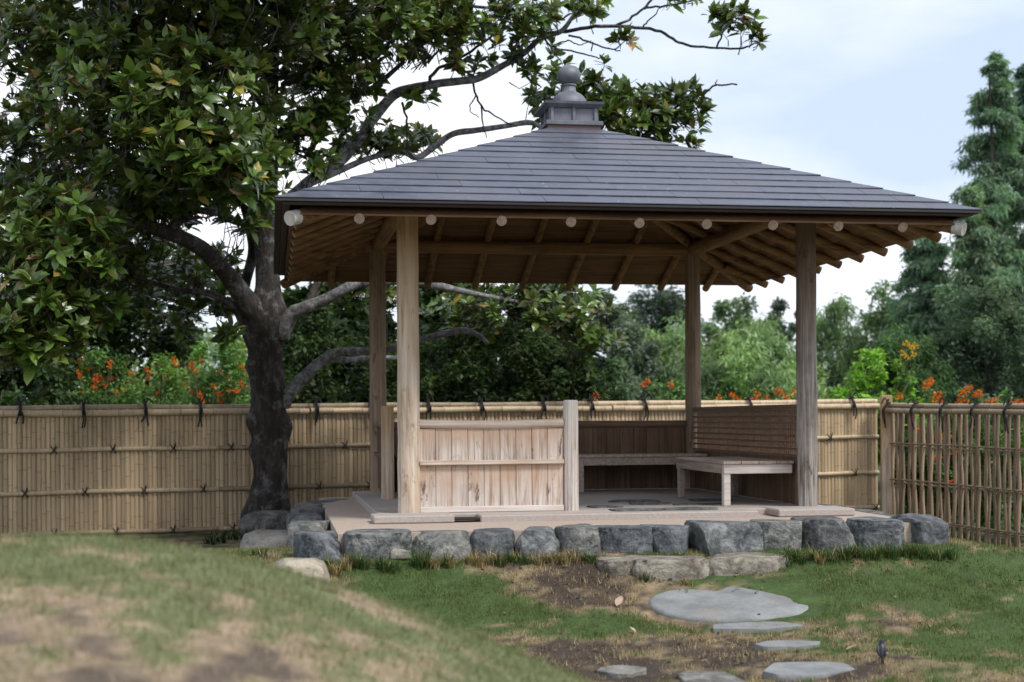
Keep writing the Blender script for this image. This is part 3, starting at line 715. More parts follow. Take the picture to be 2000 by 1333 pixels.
planks(fp, XL, XR, .395, .645, 9, 'x', -1.6, seed=1); planks(fp, XL, XR, .045, .372, 9, 'x', -1.6, seed=2)
rounded_rail(fp, (XL, -1.6, .672), (XR, -1.6, .672), .036, 'rail', 'top_rail', .012, 3)
b = MB(); b.box(((XL + XR) / 2, -1.612, .384), (XR - XL, .07, .036), bev=.005); b.build('middle_rail', M['rail'], fp)
b = MB(); b.box(((XL + XR) / 2, -1.605, .024), (XR - XL, .06, .046), bev=.005); b.build('bottom_rail', M['bench_pale'], fp)
def fluted(x, y, r, h, mat, parent, n=12):
    b = MB(); a = np.arange(n * 2) * PI / n; V = []
    for z, k in ((0, 1), (h - .012, 1), (h, .9)):
        rr_ = r * k * np.where(np.arange(n * 2) % 2, .955, 1.0); V.append(np.stack([x + rr_ * np.cos(a), y + rr_ * np.sin(a), np.full(2 * n, z)], 1))
    m2 = 2 * n; Fs = [(i * m2 + j, i * m2 + (j + 1) % m2, (i + 1) * m2 + (j + 1) % m2, (i + 1) * m2 + j) for i in range(2) for j in range(m2)]
    Fs += [tuple(range(m2 - 1, -1, -1)), tuple(range(2 * m2, 3 * m2))]
    b.add(np.concatenate(V), Fs); return b.build('short_post', mat, parent)
fluted(-.333, -1.6, .060, .862, M['short_post'], fp)
# left panel, back panel, right panel
lp = part_empty('left_panel', (-1.6, 1.0, 0), pav)
fluted(-1.6, .47, .058, .84, M['post'], lp)
planks(lp, .53, 1.52, .05, .64, 8, 'y', -1.6, mat='dark_plank', seed=4)
rounded_rail(lp, (-1.6, .53, .665), (-1.6, 1.52, .665), .034, 'dark_rail', 'top_rail', 0, 5)
b = MB(); b.box((-1.612, 1.02, .384), (.07, .98, .036)); b.build('middle_rail', M['dark_rail'], lp)
bp = part_empty('back_panel', (0, 1.6, 0), pav)
planks(bp, -1.52, 1.52, .003, .628, 22, 'x', 1.6, mat='dark_plank', seed=6)
rounded_rail(bp, (-1.52, 1.6, .655), (1.52, 1.6, .655), .038, 'dark_rail', 'top_rail', 0, 7)
rp = part_empty('right_panel', (1.6, 0, 0), pav)
planks(rp, -1.50, 1.52, .003, .392, 20, 'y', 1.6, mat='dark_plank', seed=8)
for i in range(8):
    b = MB(); b.box((1.585, .03, .405 + i * .0535), (.018, 3.0, .016)); b.build('lattice_rail', M['dark_rail'], rp)
for i in range(58):
    b = MB(); b.box((1.604, -1.43 + i * .0505, .585), (.014, .018, .40)); b.build('lattice_bar', M['dark_rail'], rp)
b = MB(); b.box((1.598, .03, .806), (.05, 3.02, .034), bev=.006); b.build('top_rail', M['dark_rail'], rp)

# benches
def bench(name, x0, x1, y0, y1, legs, label, along, group, apron_mat, skip):
    o = thing(name, ((x0 + x1) / 2, (y0 + y1) / 2, 0), label, 'bench', group); zt = .362
    n = 4 if along == 'x' else 4
    for i in range(n):
        b = MB()
        if along == 'x': wv = (y1 - y0) / n; b.box(((x0 + x1) / 2, y0 + wv * (i + .5), zt - .012), (x1 - x0, wv - .005, .024), bev=.004)
        else: wv = (x1 - x0) / n; b.box((x0 + wv * (i + .5), (y0 + y1) / 2, zt - .012), (wv - .005, y1 - y0, .024), bev=.004)
        b.build('seat_plank', M['bench'], o)
    b = MB(); b.box(((x0 + x1) / 2, y0 + .035, zt - .0245 - .038), (x1 - x0 - .02, .03, .076), bev=.004); b.build('apron', apron_mat, o)
    b = MB(); b.box((x0 + .025, (y0 + y1) / 2 + .03, zt - .0245 - .038), (.03, y1 - y0 - .07, .075), bev=.004); b.build('apron', M['bench'], o)
    for (x, y, mt) in legs:
        b = MB(); b.box((x, y, (zt - .026) / 2), (.058, .058, zt - .028), bev=.005); b.build('leg', mt, o)
    return o
bench('bench', -1.45, 1.56, .98, 1.56, [(.30, 1.02, M['bench']), (-1.40, 1.02, M['bench']), (1.50, 1.5, M['bench']), (-1.40, 1.5, M['bench'])], 'long brown bench along the back plank panel of the pavilion', 'x', 'benches inside the pavilion', M['bench'], 0)
bench('bench', .96, 1.56, -1.42, .02, [(1.0, -1.36, M['bench_pale']), (1.0, -.04, M['bench']), (1.5, -.04, M['bench'])], 'bench with a pale bleached front apron below the lattice screen', 'y', 'benches inside the pavilion', M['bench_pale'], 0)
# ------------------------------------------------------------------ bamboo fence at the back
FA, FB = at(-70, 798, 15.25), at(1712, 786, 18.5); FA[2] = .865; FB[2] = .915
fdir = FB - FA; FL = np.linalg.norm(fdir[:2]); ft = fdir / FL; fn = np.array([ft[1], -ft[0], 0])     # fn points to the camera side
fence = thing('bamboo_fence', (*((FA + FB) / 2)[:2], -.5), 'long split bamboo fence with black cord ties behind the pavilion and magnolia', 'fence')
def cane_mesh(seed, Lc=1.47, r=.0262):
    rng = np.random.default_rng(seed); zs = [0]; rs = [r]; nodes = []
    z = rng.uniform(.02, .3)
    while z < Lc - .03:
        nodes.append(z); z += rng.uniform(.20, .36)
    if rng.random() < .35 and nodes: nodes[rng.integers(len(nodes))] += .05
    tints = [1.0]; k = 1.0
    for z in nodes:
        k2 = k * rng.uniform(.985, 1.015)
        zs += [z - .006, z, z + .005]; rs += [r * k, r * k * 1.10, r * k2]; tints += [.97, .42, .98]; k = k2
    zs.append(Lc); rs.append(r * k); tints.append(1.0)
    n = 9; b = MB(); a = np.arange(n) * 2 * PI / n + .3; V = np.concatenate([np.stack([R_ * np.cos(a), R_ * np.sin(a), np.full(n, z_)], 1) for R_, z_ in zip(rs, zs)])
    Fs = [(i * n + j, i * n + (j + 1) % n, (i + 1) * n + (j + 1) % n, (i + 1) * n + j) for i in range(len(zs) - 1) for j in range(n)]; Fs.append(tuple(range((len(zs) - 1) * n, len(zs) * n)))
    me = mesh_np('cane', V, Fs, M['cane'], False, np.repeat(np.array(tints)[:, None] * np.ones(3), n, 0))
    return me
CANES = [cane_mesh(300 + i) for i in range(16)]
nc = int(FL / .0475); frng = np.random.default_rng(8)
for i in range(nc):
    s = (i + .5) * FL / nc; p = FA + ft * s
    me = CANES[frng.integers(16)]
    o = link('cane', me, (p[0] + fn[0] * frng.uniform(-.006, .006), p[1] + fn[1] * frng.uniform(-.006, .006), p[2] - 1.46 + frng.uniform(-.012, .0)), fence)
b = MB(); q0, q1 = FA - fn * .035, FB - fn * .035                 # a dark backing lath wall between the two cane skins
b.hexa([(q0[0], q0[1], -.55), (q1[0], q1[1], -.55), (q1[0] - fn[0] * .03, q1[1] - fn[1] * .03, -.55), (q0[0] - fn[0] * .03, q0[1] - fn[1] * .03, -.55),
        (q0[0], q0[1], q0[2] - .03), (q1[0], q1[1], q1[2] - .03), (q1[0] - fn[0] * .03, q1[1] - fn[1] * .03, q1[2] - .03), (q0[0] - fn[0] * .03, q0[1] - fn[1] * .03, q0[2] - .03)])
b.build('backing', M['dark_plank'], fence)
def bamboo_rail(parent, A, B, r, seed, name='rail', mat='pole', n=9, node=.32):
    rng = np.random.default_rng(seed); A = np.array(A); B = np.array(B); Lr = np.linalg.norm(B - A); t = rng.uniform(.05, .3); P = [A]; R = [r]; T = [1.]
    while t < Lr - .04:
        for dt, rk, tk in ((-.010, 1, .95), (0, 1.10, .5), (.010, 1, .97)): P.append(A + (B - A) * (t + dt) / Lr); R.append(r * rk); T.append(tk)
        t += node * rng.uniform(.8, 1.2)
    P.append(B); R.append(r); T.append(1.)
    P = np.array(P); P[:, 2] += np.sin(np.linspace(0, PI * 3, len(P)) + seed) * .004
    b = MB(); b.tube(P, R, n); V = np.concatenate(b.v); o_ = (V.min(0) + V.max(0)) / 2
    me = mesh_np(name, V - o_, b.f, M[mat], False, np.repeat(np.array(T)[:, None] * np.ones(3), n, 0)); me.polygons.foreach_set('use_smooth', np.ones(len(me.polygons), bool)); me.set_sharp_from_angle(angle=math.radians(60))
    return link(name, me, o_, parent)
def along(s, dz, off): return FA + ft * s + np.array([0, 0, dz]) + fn * off
segs = [(-.05, 3.3), (3.32, 6.9), (6.92, FL)]
for k, (a, c) in enumerate(segs):
    bamboo_rail(fence, along(a, -.008, .004), along(c, -.008, .004), .030, 10 + k)                     # cap
    bamboo_rail(fence, along(a + .3 if k else a, -.066, .045), along(min(c + .3, FL), -.066, .045), .036, 20 + k)   # big front rail under the cap
    bamboo_rail(fence, along(a, -.066, -.07), along(c, -.066, -.07), .032, 30 + k)
RZS = (-.455, -.905, -1.34)
for q_, dz in enumerate(RZS):
    for k, (a, c) in enumerate([(-.05, 2.6), (2.61, 5.9), (5.91, 8.7), (8.71, FL)]):
        bamboo_rail(fence, along(a, dz + (.0), .036), along(c, dz, .033), .026, 40 + q_ * 7 + k)
def strip(b, P, r=.006, n=5): P2, R2 = smoothpath(P, np.full(len(P), r), 4); b.tube(P2, R2, n)
def tie_top(parent, base, t, nrm, seed, tail=.19):
    """cord looped over the top poles with a knot, two ears and two hanging ends"""
    rng = np.random.default_rng(seed); b = MB(); t = np.array([t[0], t[1], 0]); z = np.array([0, 0, 1.]); nrm = np.array(nrm)
    B = np.array(base)
    for s in (-.008, .006):
        b.tube(smoothpath([B + t * s + nrm * .095 - z * .09, B + t * s + nrm * .100 - z * .04, B + t * s + nrm * .052 + z * .032, B + t * s + z * .038, B + t * s - nrm * .07 - z * .03], np.full(5, .0095), 4)[0], .0095, 6)
    for s, ex in ((-1, rng.uniform(.2, .9)), (1, rng.uniform(.4, 1.0))):
        strip(b, [B + nrm * .06 + z * .03, B + t * s * .03 * ex + nrm * .05 + z * .075, B + t * s * .055 * ex + nrm * .075 + z * (.085 + rng.uniform(-.02, .03)), B + t * s * .085 * ex + nrm * .10 + z * .03], .0085)
        ln = tail * rng.uniform(.7, 1.25)
        strip(b, [B + nrm * .075 + z * .02, B + t * s * .012 + nrm * .112 - z * .05, B + t * (s * .018 + rng.uniform(-.02, .02)) + nrm * .10 - z * ln * .6, B + t * (s * .022 + rng.uniform(-.03, .03)) + nrm * .09 - z * ln], .009)
    b.build('cord_tie', M['cord'], parent)
def tie_knot(parent, base, t, nrm, r=.030):
    b = MB(); t = np.array([t[0], t[1], 0]); z = np.array([0, 0, 1.]); B = np.array(base); nrm = np.array(nrm)
    for s in (-1, 1):
        strip(b, [B - t * .03 * s - z * (r + .012) - nrm * .02, B - t * .012 * s + nrm * (r + .004) - z * .012, B + t * .012 * s + nrm * (r + .004) + z * .012, B + t * .03 * s + z * (r + .012) - nrm * .02], .0052)
    strip(b, [B + nrm * (r + .008), B + nrm * (r + .02) + z * .03 + t * .01, B + nrm * (r + .01) + z * .062 + t * .02], .005)
    b.build('cord_tie', M['cord'], parent)
def fence_s(px):                                                    # distance along the fence for a picture column
    lo, hi = 0., FL
    for _ in range(40):
        mid = (lo + hi) / 2; p = FA + ft * mid - CAM
        X = p[0] * RT[0] + p[1] * RT[1]; Y = p[0] * FW[0] + p[1] * FW[1]
        if 1000 + F * X / Y < px: lo = mid
        else: hi = mid
    return lo
for k, px in enumerate([40, 163, 284, 391, 505, 617, 722, 835, 938, 1058, 1152, 1256, 1358, 1460, 1562, 1660]):
    tie_top(fence, along(fence_s(px), .0, .0), ft, fn, 400 + k)
for dz, pxs in ((RZS[0], [105, 220, 338, 450, 556, 672, 780]), (RZS[1], [48, 165, 280, 395, 512, 621, 720]), (RZS[2], [-10, 105, 225, 336, 452, 560])):
    for px in pxs: tie_knot(fence, along(fence_s(px), dz, .036), ft, fn)
tie_knot(fence, along(fence_s(1617), RZS[0], .036), ft, fn); tie_knot(fence, along(fence_s(1665), RZS[1], .036), ft, fn); tie_knot(fence, along(fence_s(1705), RZS[2], .036), ft, fn)

# ------------------------------------------------------------------ woven fence on the right
WA, WB = at(1738, 797, 18.2), at(2000, 800, 15.9); WA[2] = .835; WB[2] = .795
wd_ = (WB - WA); WL0 = np.linalg.norm(wd_[:2]); wt = wd_ / WL0; wn_ = np.array([wt[1], -wt[0], 0]); wn_ = wn_ if np.dot(wn_[:2], -FW) > 0 else -wn_
WLen = WL0 + 1.6
wf = thing('woven_fence', (*((WA + WB) / 2)[:2], -.6), 'open woven stick fence running along the right edge of the lawn', 'fence')
def wal(s, dz, off): return WA + wt * s + np.array([0, 0, dz]) + wn_ * off
b = MB(); p = at(1731, 800, 18.25); b.box((p[0], p[1], .17), (.135, .135, 1.62), rz=-.3, bev=.006); b.build('corner_post', M['post'], wf)
bamboo_rail(wf, wal(-.05, .02, .02), wal(WLen, .02, .02), .030, 71, mat='pole')
bamboo_rail(wf, wal(-.10, -.045, .05), wal(WLen, -.045, .05), .034, 72, mat='pole')
WRZ = (-.445, -.895, -1.36)
for q_, dz in enumerate(WRZ):
    bamboo_rail(wf, wal(-.05, dz, .012), wal(WLen, dz, .012), .013, 80 + q_, mat='twigstrip', n=6)
    bamboo_rail(wf, wal(-.05, dz - .035, -.012), wal(WLen, dz - .035, -.012), .012, 90 + q_, mat='twigstrip', n=6)
wr = np.random.default_rng(14)
pitch = .080; ns = int(WLen / pitch)
for i in range(ns):
    for h in range(1):
        s = (i + .5) * pitch + wr.uniform(-.035, .035) + h * .055; sg = 1 if (i + h) % 2 else -1
        zs = np.linspace(-1.62, -.02, 15); z0 = wr.uniform(0, .05)
        P = []
        for z in zs:
            ph = np.interp(z, [-1.62, WRZ[2], WRZ[1], WRZ[0], -.0], [0, 1, -1, 1, -.5])
            P.append(wal(s + wr.uniform(-.003, .003) + .006 * math.sin(z * 3 + i), z + z0, sg * ph * .012))
        P = np.array(P); b = MB(); b.tube(P, wr.uniform(.014, .023) * (1 + .15 * (wr.random(15) - .5)), 6); V = np.concatenate(b.v); o_ = (V.min(0) + V.max(0)) / 2
        link('woven_strip', mesh_np('woven_strip', V - o_, b.f, M['twigstrip'], True, np.ones((len(V), 3)) * wr.uniform(.75, 1.15)), o_, wf)
for k in range(8): tie_top(wf, wal(.05 + k * .56, .01, .02), wt, wn_, 500 + k, .24)

# ------------------------------------------------------------------ leaves
def leaf_template(st=2, wd=.36, fold=.16, droop=.25):
    ts = np.linspace(0, 1, st + 2)[1:-1]; V = [(0, 0, 0)]; Fs = []
    for t in ts:
        w_ = wd / 2 * math.sin(PI * t ** .85) ** .8 if st > 1 else wd / 2; zc = -droop * t * t
        V += [(t, -w_, zc + fold * w_), (t, 0, zc), (t, w_, zc + fold * w_)]
    V.append((1, 0, -droop)); e = len(V) - 1
    Fs += [(0, 1, 2), (0, 2, 3)]
    for k in range(st - 1):
        a = 1 + 3 * k; Fs += [(a, a + 3, a + 4), (a, a + 4, a + 1), (a + 1, a + 4, a + 5), (a + 1, a + 5, a + 2)]
    a = 1 + 3 * (st - 1); Fs += [(a, e, a + 1), (a + 1, e, a + 2)]
    return np.array(V, float), np.array(Fs)
LT2, LF2 = leaf_template(2, .46); LT4, LF4 = leaf_template(4)
LFLAT = (np.array([(0, 0, 0), (.5, -.26, .02), (1, 0, -.08), (.5, .26, .02)], float), np.array([(0, 1, 2), (0, 2, 3)]))
def frames(X, upish, rng):
    X = X / (np.linalg.norm(X, axis=1)[:, None] + 1e-9)
    Y = np.cross(upish, X); Y /= np.linalg.norm(Y, axis=1)[:, None] + 1e-9
    Z_ = np.cross(X, Y); return np.stack([X, Y, Z_], 2)              # columns
def leaves_mesh(name, P, X, upish, size, colr, tmpl, mat, rng):
    T, Fc = tmpl; R = frames(X, upish, rng); n = len(P)
    V = np.einsum('nij,kj->nki', R, T) * size[:, None, None] + P[:, None, :]
    Fa = (Fc[None] + (np.arange(n) * len(T))[:, None, None]).reshape(-1, 3)
    return mesh_np(name, V.reshape(-1, 3), Fa, mat, False, np.repeat(colr, len(T), 0))

# ------------------------------------------------------------------ the magnolia
mrng = np.random.default_rng(21)
TB = at(525, 1030, 15.7); TB[2] = -.46
mag = thing('magnolia_tree', TB, 'large magnolia with a knobbly dark trunk and glossy leaves left of the pavilion', 'tree')
def limb(name, pts, mat, n=14, seed=0, wob=.10, knobs=()):
    """pts: (px, py, depth, radius in picture pixels)"""
    P = np.array([at(a, b_, d) for a, b_, d, r in pts]); R = np.array([r * .84 * d / F for a, b_, d, r in pts])
    P, R = smoothpath(P, R, 8); b = MB(); b.tube(P, R, n)
    V = np.concatenate(b.v); c = np.repeat(P, n, 0); dv = V - c
    k = 1 + (fbm(V, 7, 4, seed) - .5) * wob * 2.4 + (fbm(V, 2.5, 2, seed + 5) - .5) * wob * 2
    V = c + dv * k[:, None]
    for (kx, ky, kd, kr, kh) in knobs:
        q = at(kx, ky, kd); d_ = np.linalg.norm(V - q, axis=1); a_ = np.exp(-(d_ / kr) ** 2); V = V + (dv / (np.linalg.norm(dv, axis=1)[:, None] + 1e-9)) * (a_ * kh)[:, None]
    o_ = (V.min(0) + V.max(0)) / 2
    return link(name, mesh_np(name, V - o_, b.f, M[mat], True), o_, mag), P, R
LIMBS = []
def L_(name, pts, mat='bark', **k): o, P, R = limb(name, pts, mat, **k); LIMBS.append(P); return o
D0 = 15.7
L_('trunk', [(522, 1060, D0, 62), (522, 1020, D0, 46), (526, 980, D0, 40), (527, 900, D0, 39), (526, 830, D0, 40), (523, 770, D0, 39), (520, 700, D0, 38), (515, 650, D0, 44), (521, 605, D0, 42), (523, 560, D0, 30), (521, 500, D0, 27), (518, 430, D0, 26), (524, 330, D0, 23), (524, 250, D0, 20), (530, 150, D0, 17), (538, 40, D0, 13), (548, -120, D0, 9), (560, -330, D0, 4)], n=30, seed=3, wob=.07,
   knobs=[(570, 835, D0 - .05, .13, .10), (488, 715, D0 - .1, .10, .07), (486, 825, D0 - .1, .12, .08), (488, 880, D0 - .1, .09, .06), (482, 1000, D0, .2, .08), (575, 1010, D0, .2, .07), (487, 640, D0, .12, .05), (560, 610, D0, .1, .05), (530, 760, D0 - .2, .16, .06), (552, 555, D0 - .1, .07, .06)])
L_('limb', [(520, 640, D0 - .05, 30), (488, 595, D0 - .15, 27), (458, 555, 15.4, 23), (425, 515, 15.1, 20), (385, 480, 14.8, 18), (335, 457, 14.5, 17), (285, 443, 14.3, 15), (235, 432, 14.1, 12), (160, 418, 13.8, 9), (70, 400, 13.5, 6)], n=18, seed=4)
L_('limb', [(330, 455, 14.5, 13), (352, 430, 14.4, 11), (380, 412, 14.3, 9), (422, 416, 14.2, 8)], seed=5, n=12)
L_('limb', [(480, 640, D0, 14), (466, 612, 15.6, 11), (440, 588, 15.5, 9), (400, 572, 15.4, 7), (340, 565, 15.3, 6), (260, 540, 15.2, 4)], seed=6, n=10)
L_('limb', [(468, 600, D0 + .15, 13), (480, 550, D0 + .2, 12), (494, 490, D0 + .2, 12), (486, 440, D0 + .2, 11), (470, 380, D0 + .1, 9), (440, 300, 15.5, 8), (400, 200, 15.3, 6), (340, 80, 15, 4)], seed=7, n=12)
L_('limb', [(548, 660, D0, 20), (566, 620, D0 - .05, 19), (592, 603, D0 - .1, 15), (630, 588, D0 - .1, 13), (670, 567, D0 - .1, 12), (705, 552, D0, 13), (750, 549, D0 + .1, 12), (800, 548, D0 + .3, 11), (860, 560, D0 + .6, 9), (930, 575, D0 + 1, 6), (1010, 590, D0 + 1.3, 4)], 'limb', seed=8, n=14)
L_('limb', [(552, 790, D0, 17), (568, 765, D0 - .05, 16), (596, 735, D0 - .05, 14.5), (630, 705, D0, 12.5), (655, 690, D0, 11), (690, 687, D0, 10), (740, 686, D0, 9), (780, 676, D0, 8.5), (830, 662, D0 + .05, 8), (880, 649, D0 + .1, 7.5), (910, 646, D0 + .1, 7), (935, 656, D0 + .1, 6), (954, 672, D0 + .1, 4)], 'limb', seed=9, n=14)
L_('limb', [(640, 702, D0 + .05, 9), (680, 704, D0 + .1, 8), (720, 700, D0 + .2, 7), (800, 700, D0 + .5, 5)], 'limb', seed=10, n=10)
L_('limb', [(600, 610, D0 + .1, 10), (612, 570, D0 + .2, 9), (630, 530, D0 + .4, 7), (650, 480, D0 + .6, 5)], seed=11, n=10)
DE = 16.6
L_('limb', [(528, 440, D0, 16), (560, 395, D0 + .3, 15), (600, 358, D0 + .6, 14), (640, 330, DE, 13.5), (668, 312, DE, 13), (700, 275, DE, 13), (725, 239, DE, 12.5), (755, 200, DE, 12), (775, 182, DE, 12), (810, 172, DE, 11), (860, 163, DE, 10), (905, 158, DE, 9), (935, 153, DE, 8.5), (985, 127, DE, 7.5), (1025, 103, DE, 7), (1060, 72, DE, 6.5), (1095, 62, DE, 6), (1115, 38, DE, 5), (1130, 10, DE, 4), (1145, -40, DE, 3)], 'limb', seed=12, n=14)
L_('limb', [(600, 360, D0 + .6, 10), (660, 335, DE, 8), (720, 310, DE + .1, 6.5), (780, 296, DE + .2, 6), (815, 308, DE + .2, 7), (850, 285, DE + .2, 8), (885, 262, DE + .2, 7.5), (930, 255, DE + .2, 7), (985, 247, DE + .2, 6.5), (1030, 240, DE + .2, 6.5), (1052, 246, DE + .2, 6), (1075, 262, DE + .2, 5), (1130, 255, DE + .3, 4), (1200, 225, DE + .3, 3)], 'limb', seed=13, n=10)
L_('limb', [(528, 300, D0, 14), (570, 235, D0 + .2, 12), (620, 205, D0 + .3, 10), (680, 190, D0 + .4, 8), (730, 170, D0 + .4, 6), (790, 120, D0 + .4, 5)], seed=14, n=10)
L_('limb', [(526, 220, D0, 12), (480, 160, D0 - .4, 10), (420, 100, D0 - .8, 8), (340, 60, 14.5, 6), (240, 20, 14.2, 4)], seed=15, n=10)
L_('limb', [(520, 380, D0, 12), (470, 340, D0 - .6, 11), (420, 330, 14.6, 9), (350, 310, 14.1, 7), (270, 290, 13.7, 5), (180, 260, 13.3, 4)], seed=16, n=10)
L_('limb', [(250, 440, 14.2, 8), (200, 470, 13.8, 7), (150, 520, 13.5, 6), (110, 580, 13.3, 4), (80, 640, 13.1, 3)], seed=17, n=10)
L_('limb', [(538, 80, D0, 10), (600, 40, D0 + .2, 9), (680, 20, D0 + .3, 7), (780, -10, D0 + .5, 5), (900, 10, D0 + .7, 4), (1000, 20, D0 + .8, 3)], seed=18, n=10)
L_('limb', [(100, 240, 15.4, 7), (60, 130, 15.5, 8), (20, 70, 15.5, 9), (-60, 20, 15.5, 10)], seed=19, n=10)
# thin twigs that show against the sky
TW = MB()
def twig(pts, r=1.6, n=5):
    P = np.array([at(a, b_, d) for a, b_, d in pts]); R = np.linspace(r * 1.35, r * .7, len(P)) * pts[0][2] / F; P, R = smoothpath(P, R, 4)
    P[1:-1] += mrng.normal(size=(len(P) - 2, 3)) * .006; TW.tube(P, R, n)
for pts, r in [([(1090, 62, DE), (1150, 55, DE), (1200, 52, DE), (1250, 55, DE), (1290, 62, DE), (1320, 80, DE), (1350, 90, DE), (1400, 95, DE), (1450, 95, DE)], 3.0),
               ([(1200, 52, DE), (1230, 38, DE), (1258, 18, DE), (1290, 12, DE), (1340, 5, DE), (1380, -8, DE)], 2.2), ([(1258, 18, DE), (1275, -8, DE), (1290, -50, DE)], 2.2),
               ([(1256, 52, DE), (1270, 38, DE), (1292, 14, DE)], 1.4), ([(1060, 75, DE), (1080, 92, DE), (1115, 100, DE), (1150, 108, DE), (1170, 115, DE), (1180, 105, DE)], 1.6),
               ([(1080, 90, DE), (1110, 80, DE), (1130, 88, DE), (1155, 80, DE)], 1.3), ([(1110, 70, DE), (1140, 78, DE), (1175, 92, DE), (1200, 98, DE), (1212, 100, DE)], 1.7), ([(1155, 100, DE), (1158, 82, DE)], 1.2),
               ([(922, 158, DE), (930, 190, DE), (945, 215, DE), (960, 222, DE), (985, 238, DE), (1010, 248, DE)], 1.8), ([(940, 205, DE), (943, 240, DE), (950, 270, DE)], 1.5), ([(930, 185, DE), (918, 212, DE), (935, 230, DE)], 1.2),
               ([(870, 128, DE), (890, 130, DE), (915, 145, DE), (930, 153, DE)], 2.5), ([(835, 168, DE), (850, 140, DE), (870, 128, DE), (905, 110, DE), (960, 70, DE), (990, 30, DE)], 3),
               ([(1255, 265, 16.9), (1290, 240, 16.9), (1320, 210, 16.9), (1345, 200, 16.9), (1370, 182, 16.9), (1400, 168, 16.9), (1440, 166, 16.9)], 2.4), ([(1398, 168, 16.9), (1401, 156, 16.9)], 1.2),
               ([(785, 200, DE), (795, 240, DE), (795, 270, DE), (800, 295, DE)], 2), ([(210, 500, 14), (260, 480, 14.2), (330, 470, 14.4)], 2), ([(430, 600, 15.5), (445, 625, 15.4), (452, 640, 15.3)], 1.8),
               ([(1450, 95, DE), (1480, 85, DE)], 1.6), ([(1400, 92, DE), (1415, 60, DE), (1430, 40, DE)], 1.6), ([(1200, 98, DE), (1222, 80, DE)], 1.2)]:
    twig(pts, r)
# rosettes of leaves on short shoots
REG = [(290, 215, 260, 170, 13.6, 1.1, 400), (110, 60, 220, 130, 15.0, 1.3, 250), (420, 60, 230, 110, 14.6, 1.1, 290), (110, 470, 140, 120, 13.4, .8, 170), (60, 600, 90, 80, 13.1, .5, 55), (40, 660, 60, 40, 13.0, .4, 16),
       (60, 320, 150, 160, 15.8, 1.1, 200), (700, 55, 190, 85, 15.9, .9, 190), (640, 175, 100, 95, 16.2, .6, 80), (600, 290, 60, 70, 15.9, .4, 28), (745, 285, 110, 42, 17.0, .5, 60), (470, 330, 95, 85, 14.9, .7, 80),
       (350, 520, 130, 50, 16.8, .7, 45), (990, 40, 120, 55, 16.4, .4, 60), (870, 60, 90, 70, 16.2, .5, 50), (1050, 120, 60, 60, 16.5, .3, 20), (1245, 225, 125, 58, 17.0, .5, 105), (1085, 195, 52, 50, 16.9, .3, 20), (1165, 170, 50, 60, 16.9, .3, 16),
       (1350, 215, 35, 55, 16.9, .3, 14), (1440, 50, 42, 40, 16.4, .25, 14), (1482, 82, 14, 10, 16.5, .1, 3), (1402, 35, 22, 20, 16.5, .15, 5), (1222, 78, 18, 10, 16.5, .1, 4), (1330, 4, 40, 10, 16.5, .2, 6), (1150, 20, 50, 26, 16.5, .3, 12),
       (1010, 600, 190, 55, 17.3, .6, 120), (1150, 655, 60, 36, 17.2, .4, 26), (700, 545, 110, 35, 17.0, .5, 30), (440, 655, 34, 26, 15.3, .2, 6), (520, 450, 40, 60, 15.2, .2, 10), (925, 130, 50, 25, 16.6, .2, 7), (820, 200, 40, 20, 16.6, .2, 6),
       (180, -160, 480, 170, 15.0, 1.8, 240), (640, -130, 330, 120, 15.9, 1.4, 150), (-260, 250, 200, 320, 14.6, 1.6, 170), (1255, 285, 120, 22, 17.2, .4, 26), (340, 390, 130, 48, 14.3, .6, 75), (180, 430, 110, 55, 14.3, .7, 60), (470, 410, 40, 55, 15.0, .3, 16), (390, 560, 90, 55, 17.4, .5, 40), (330, 620, 60, 40, 17.4, .4, 18), (250, 560, 60, 60, 15.5, .5, 24), (620, 110, 120, 90, 15.6, .6, 70), (820, 30, 110, 55, 16, .5, 60), (600, 210, 70, 70, 15.4, .5, 30), (380, 300, 150, 110, 13.2, .6, 110), (250, 110, 220, 90, 13.8, .6, 110), (330, -150, 380, 130, 13.5, 1.4, 260), (600, -180, 250, 120, 14.5, 1.2, 150), (60, 520, 130, 130, 14.2, .6, 80), (60, 665, 110, 70, 13.2, .5, 55), (160, 600, 90, 60, 13.6, .5, 45), (480, -70, 280, 130, 13.6, 1.0, 260), (200, 440, 190, 130, 15.6, .6, 150), (120, 560, 130, 90, 14.6, .5, 70), (400, 600, 80, 40, 16.9, .3, 22)]
LP = np.concatenate(LIMBS + [np.concatenate(TW.v)])
RC, RA = [], []
for (cx_, cy_, rx, ry, dd, rd, n_) in REG:
    k = 0
    while k < n_:
        a = mrng.normal(size=3); a /= np.linalg.norm(a); rad = mrng.random() ** (1 / 2.2)
        jx, jy = cx_ + a[0] * rx * rad, cy_ + a[1] * ry * rad
        if 430 < jx < 560 and jy > 455 and dd < 16.5 and cx_ not in (440,): k += 1; continue
        if 555 < jx < 1900 and 400 < jy < 560 and dd < 16.8: k += 1; continue
        RC.append(at(jx, jy, dd + a[2] * rd * rad)); RA.append((a[0] * .5, cx_)); k += 1
RC = np.array(RC); nR = len(RC)
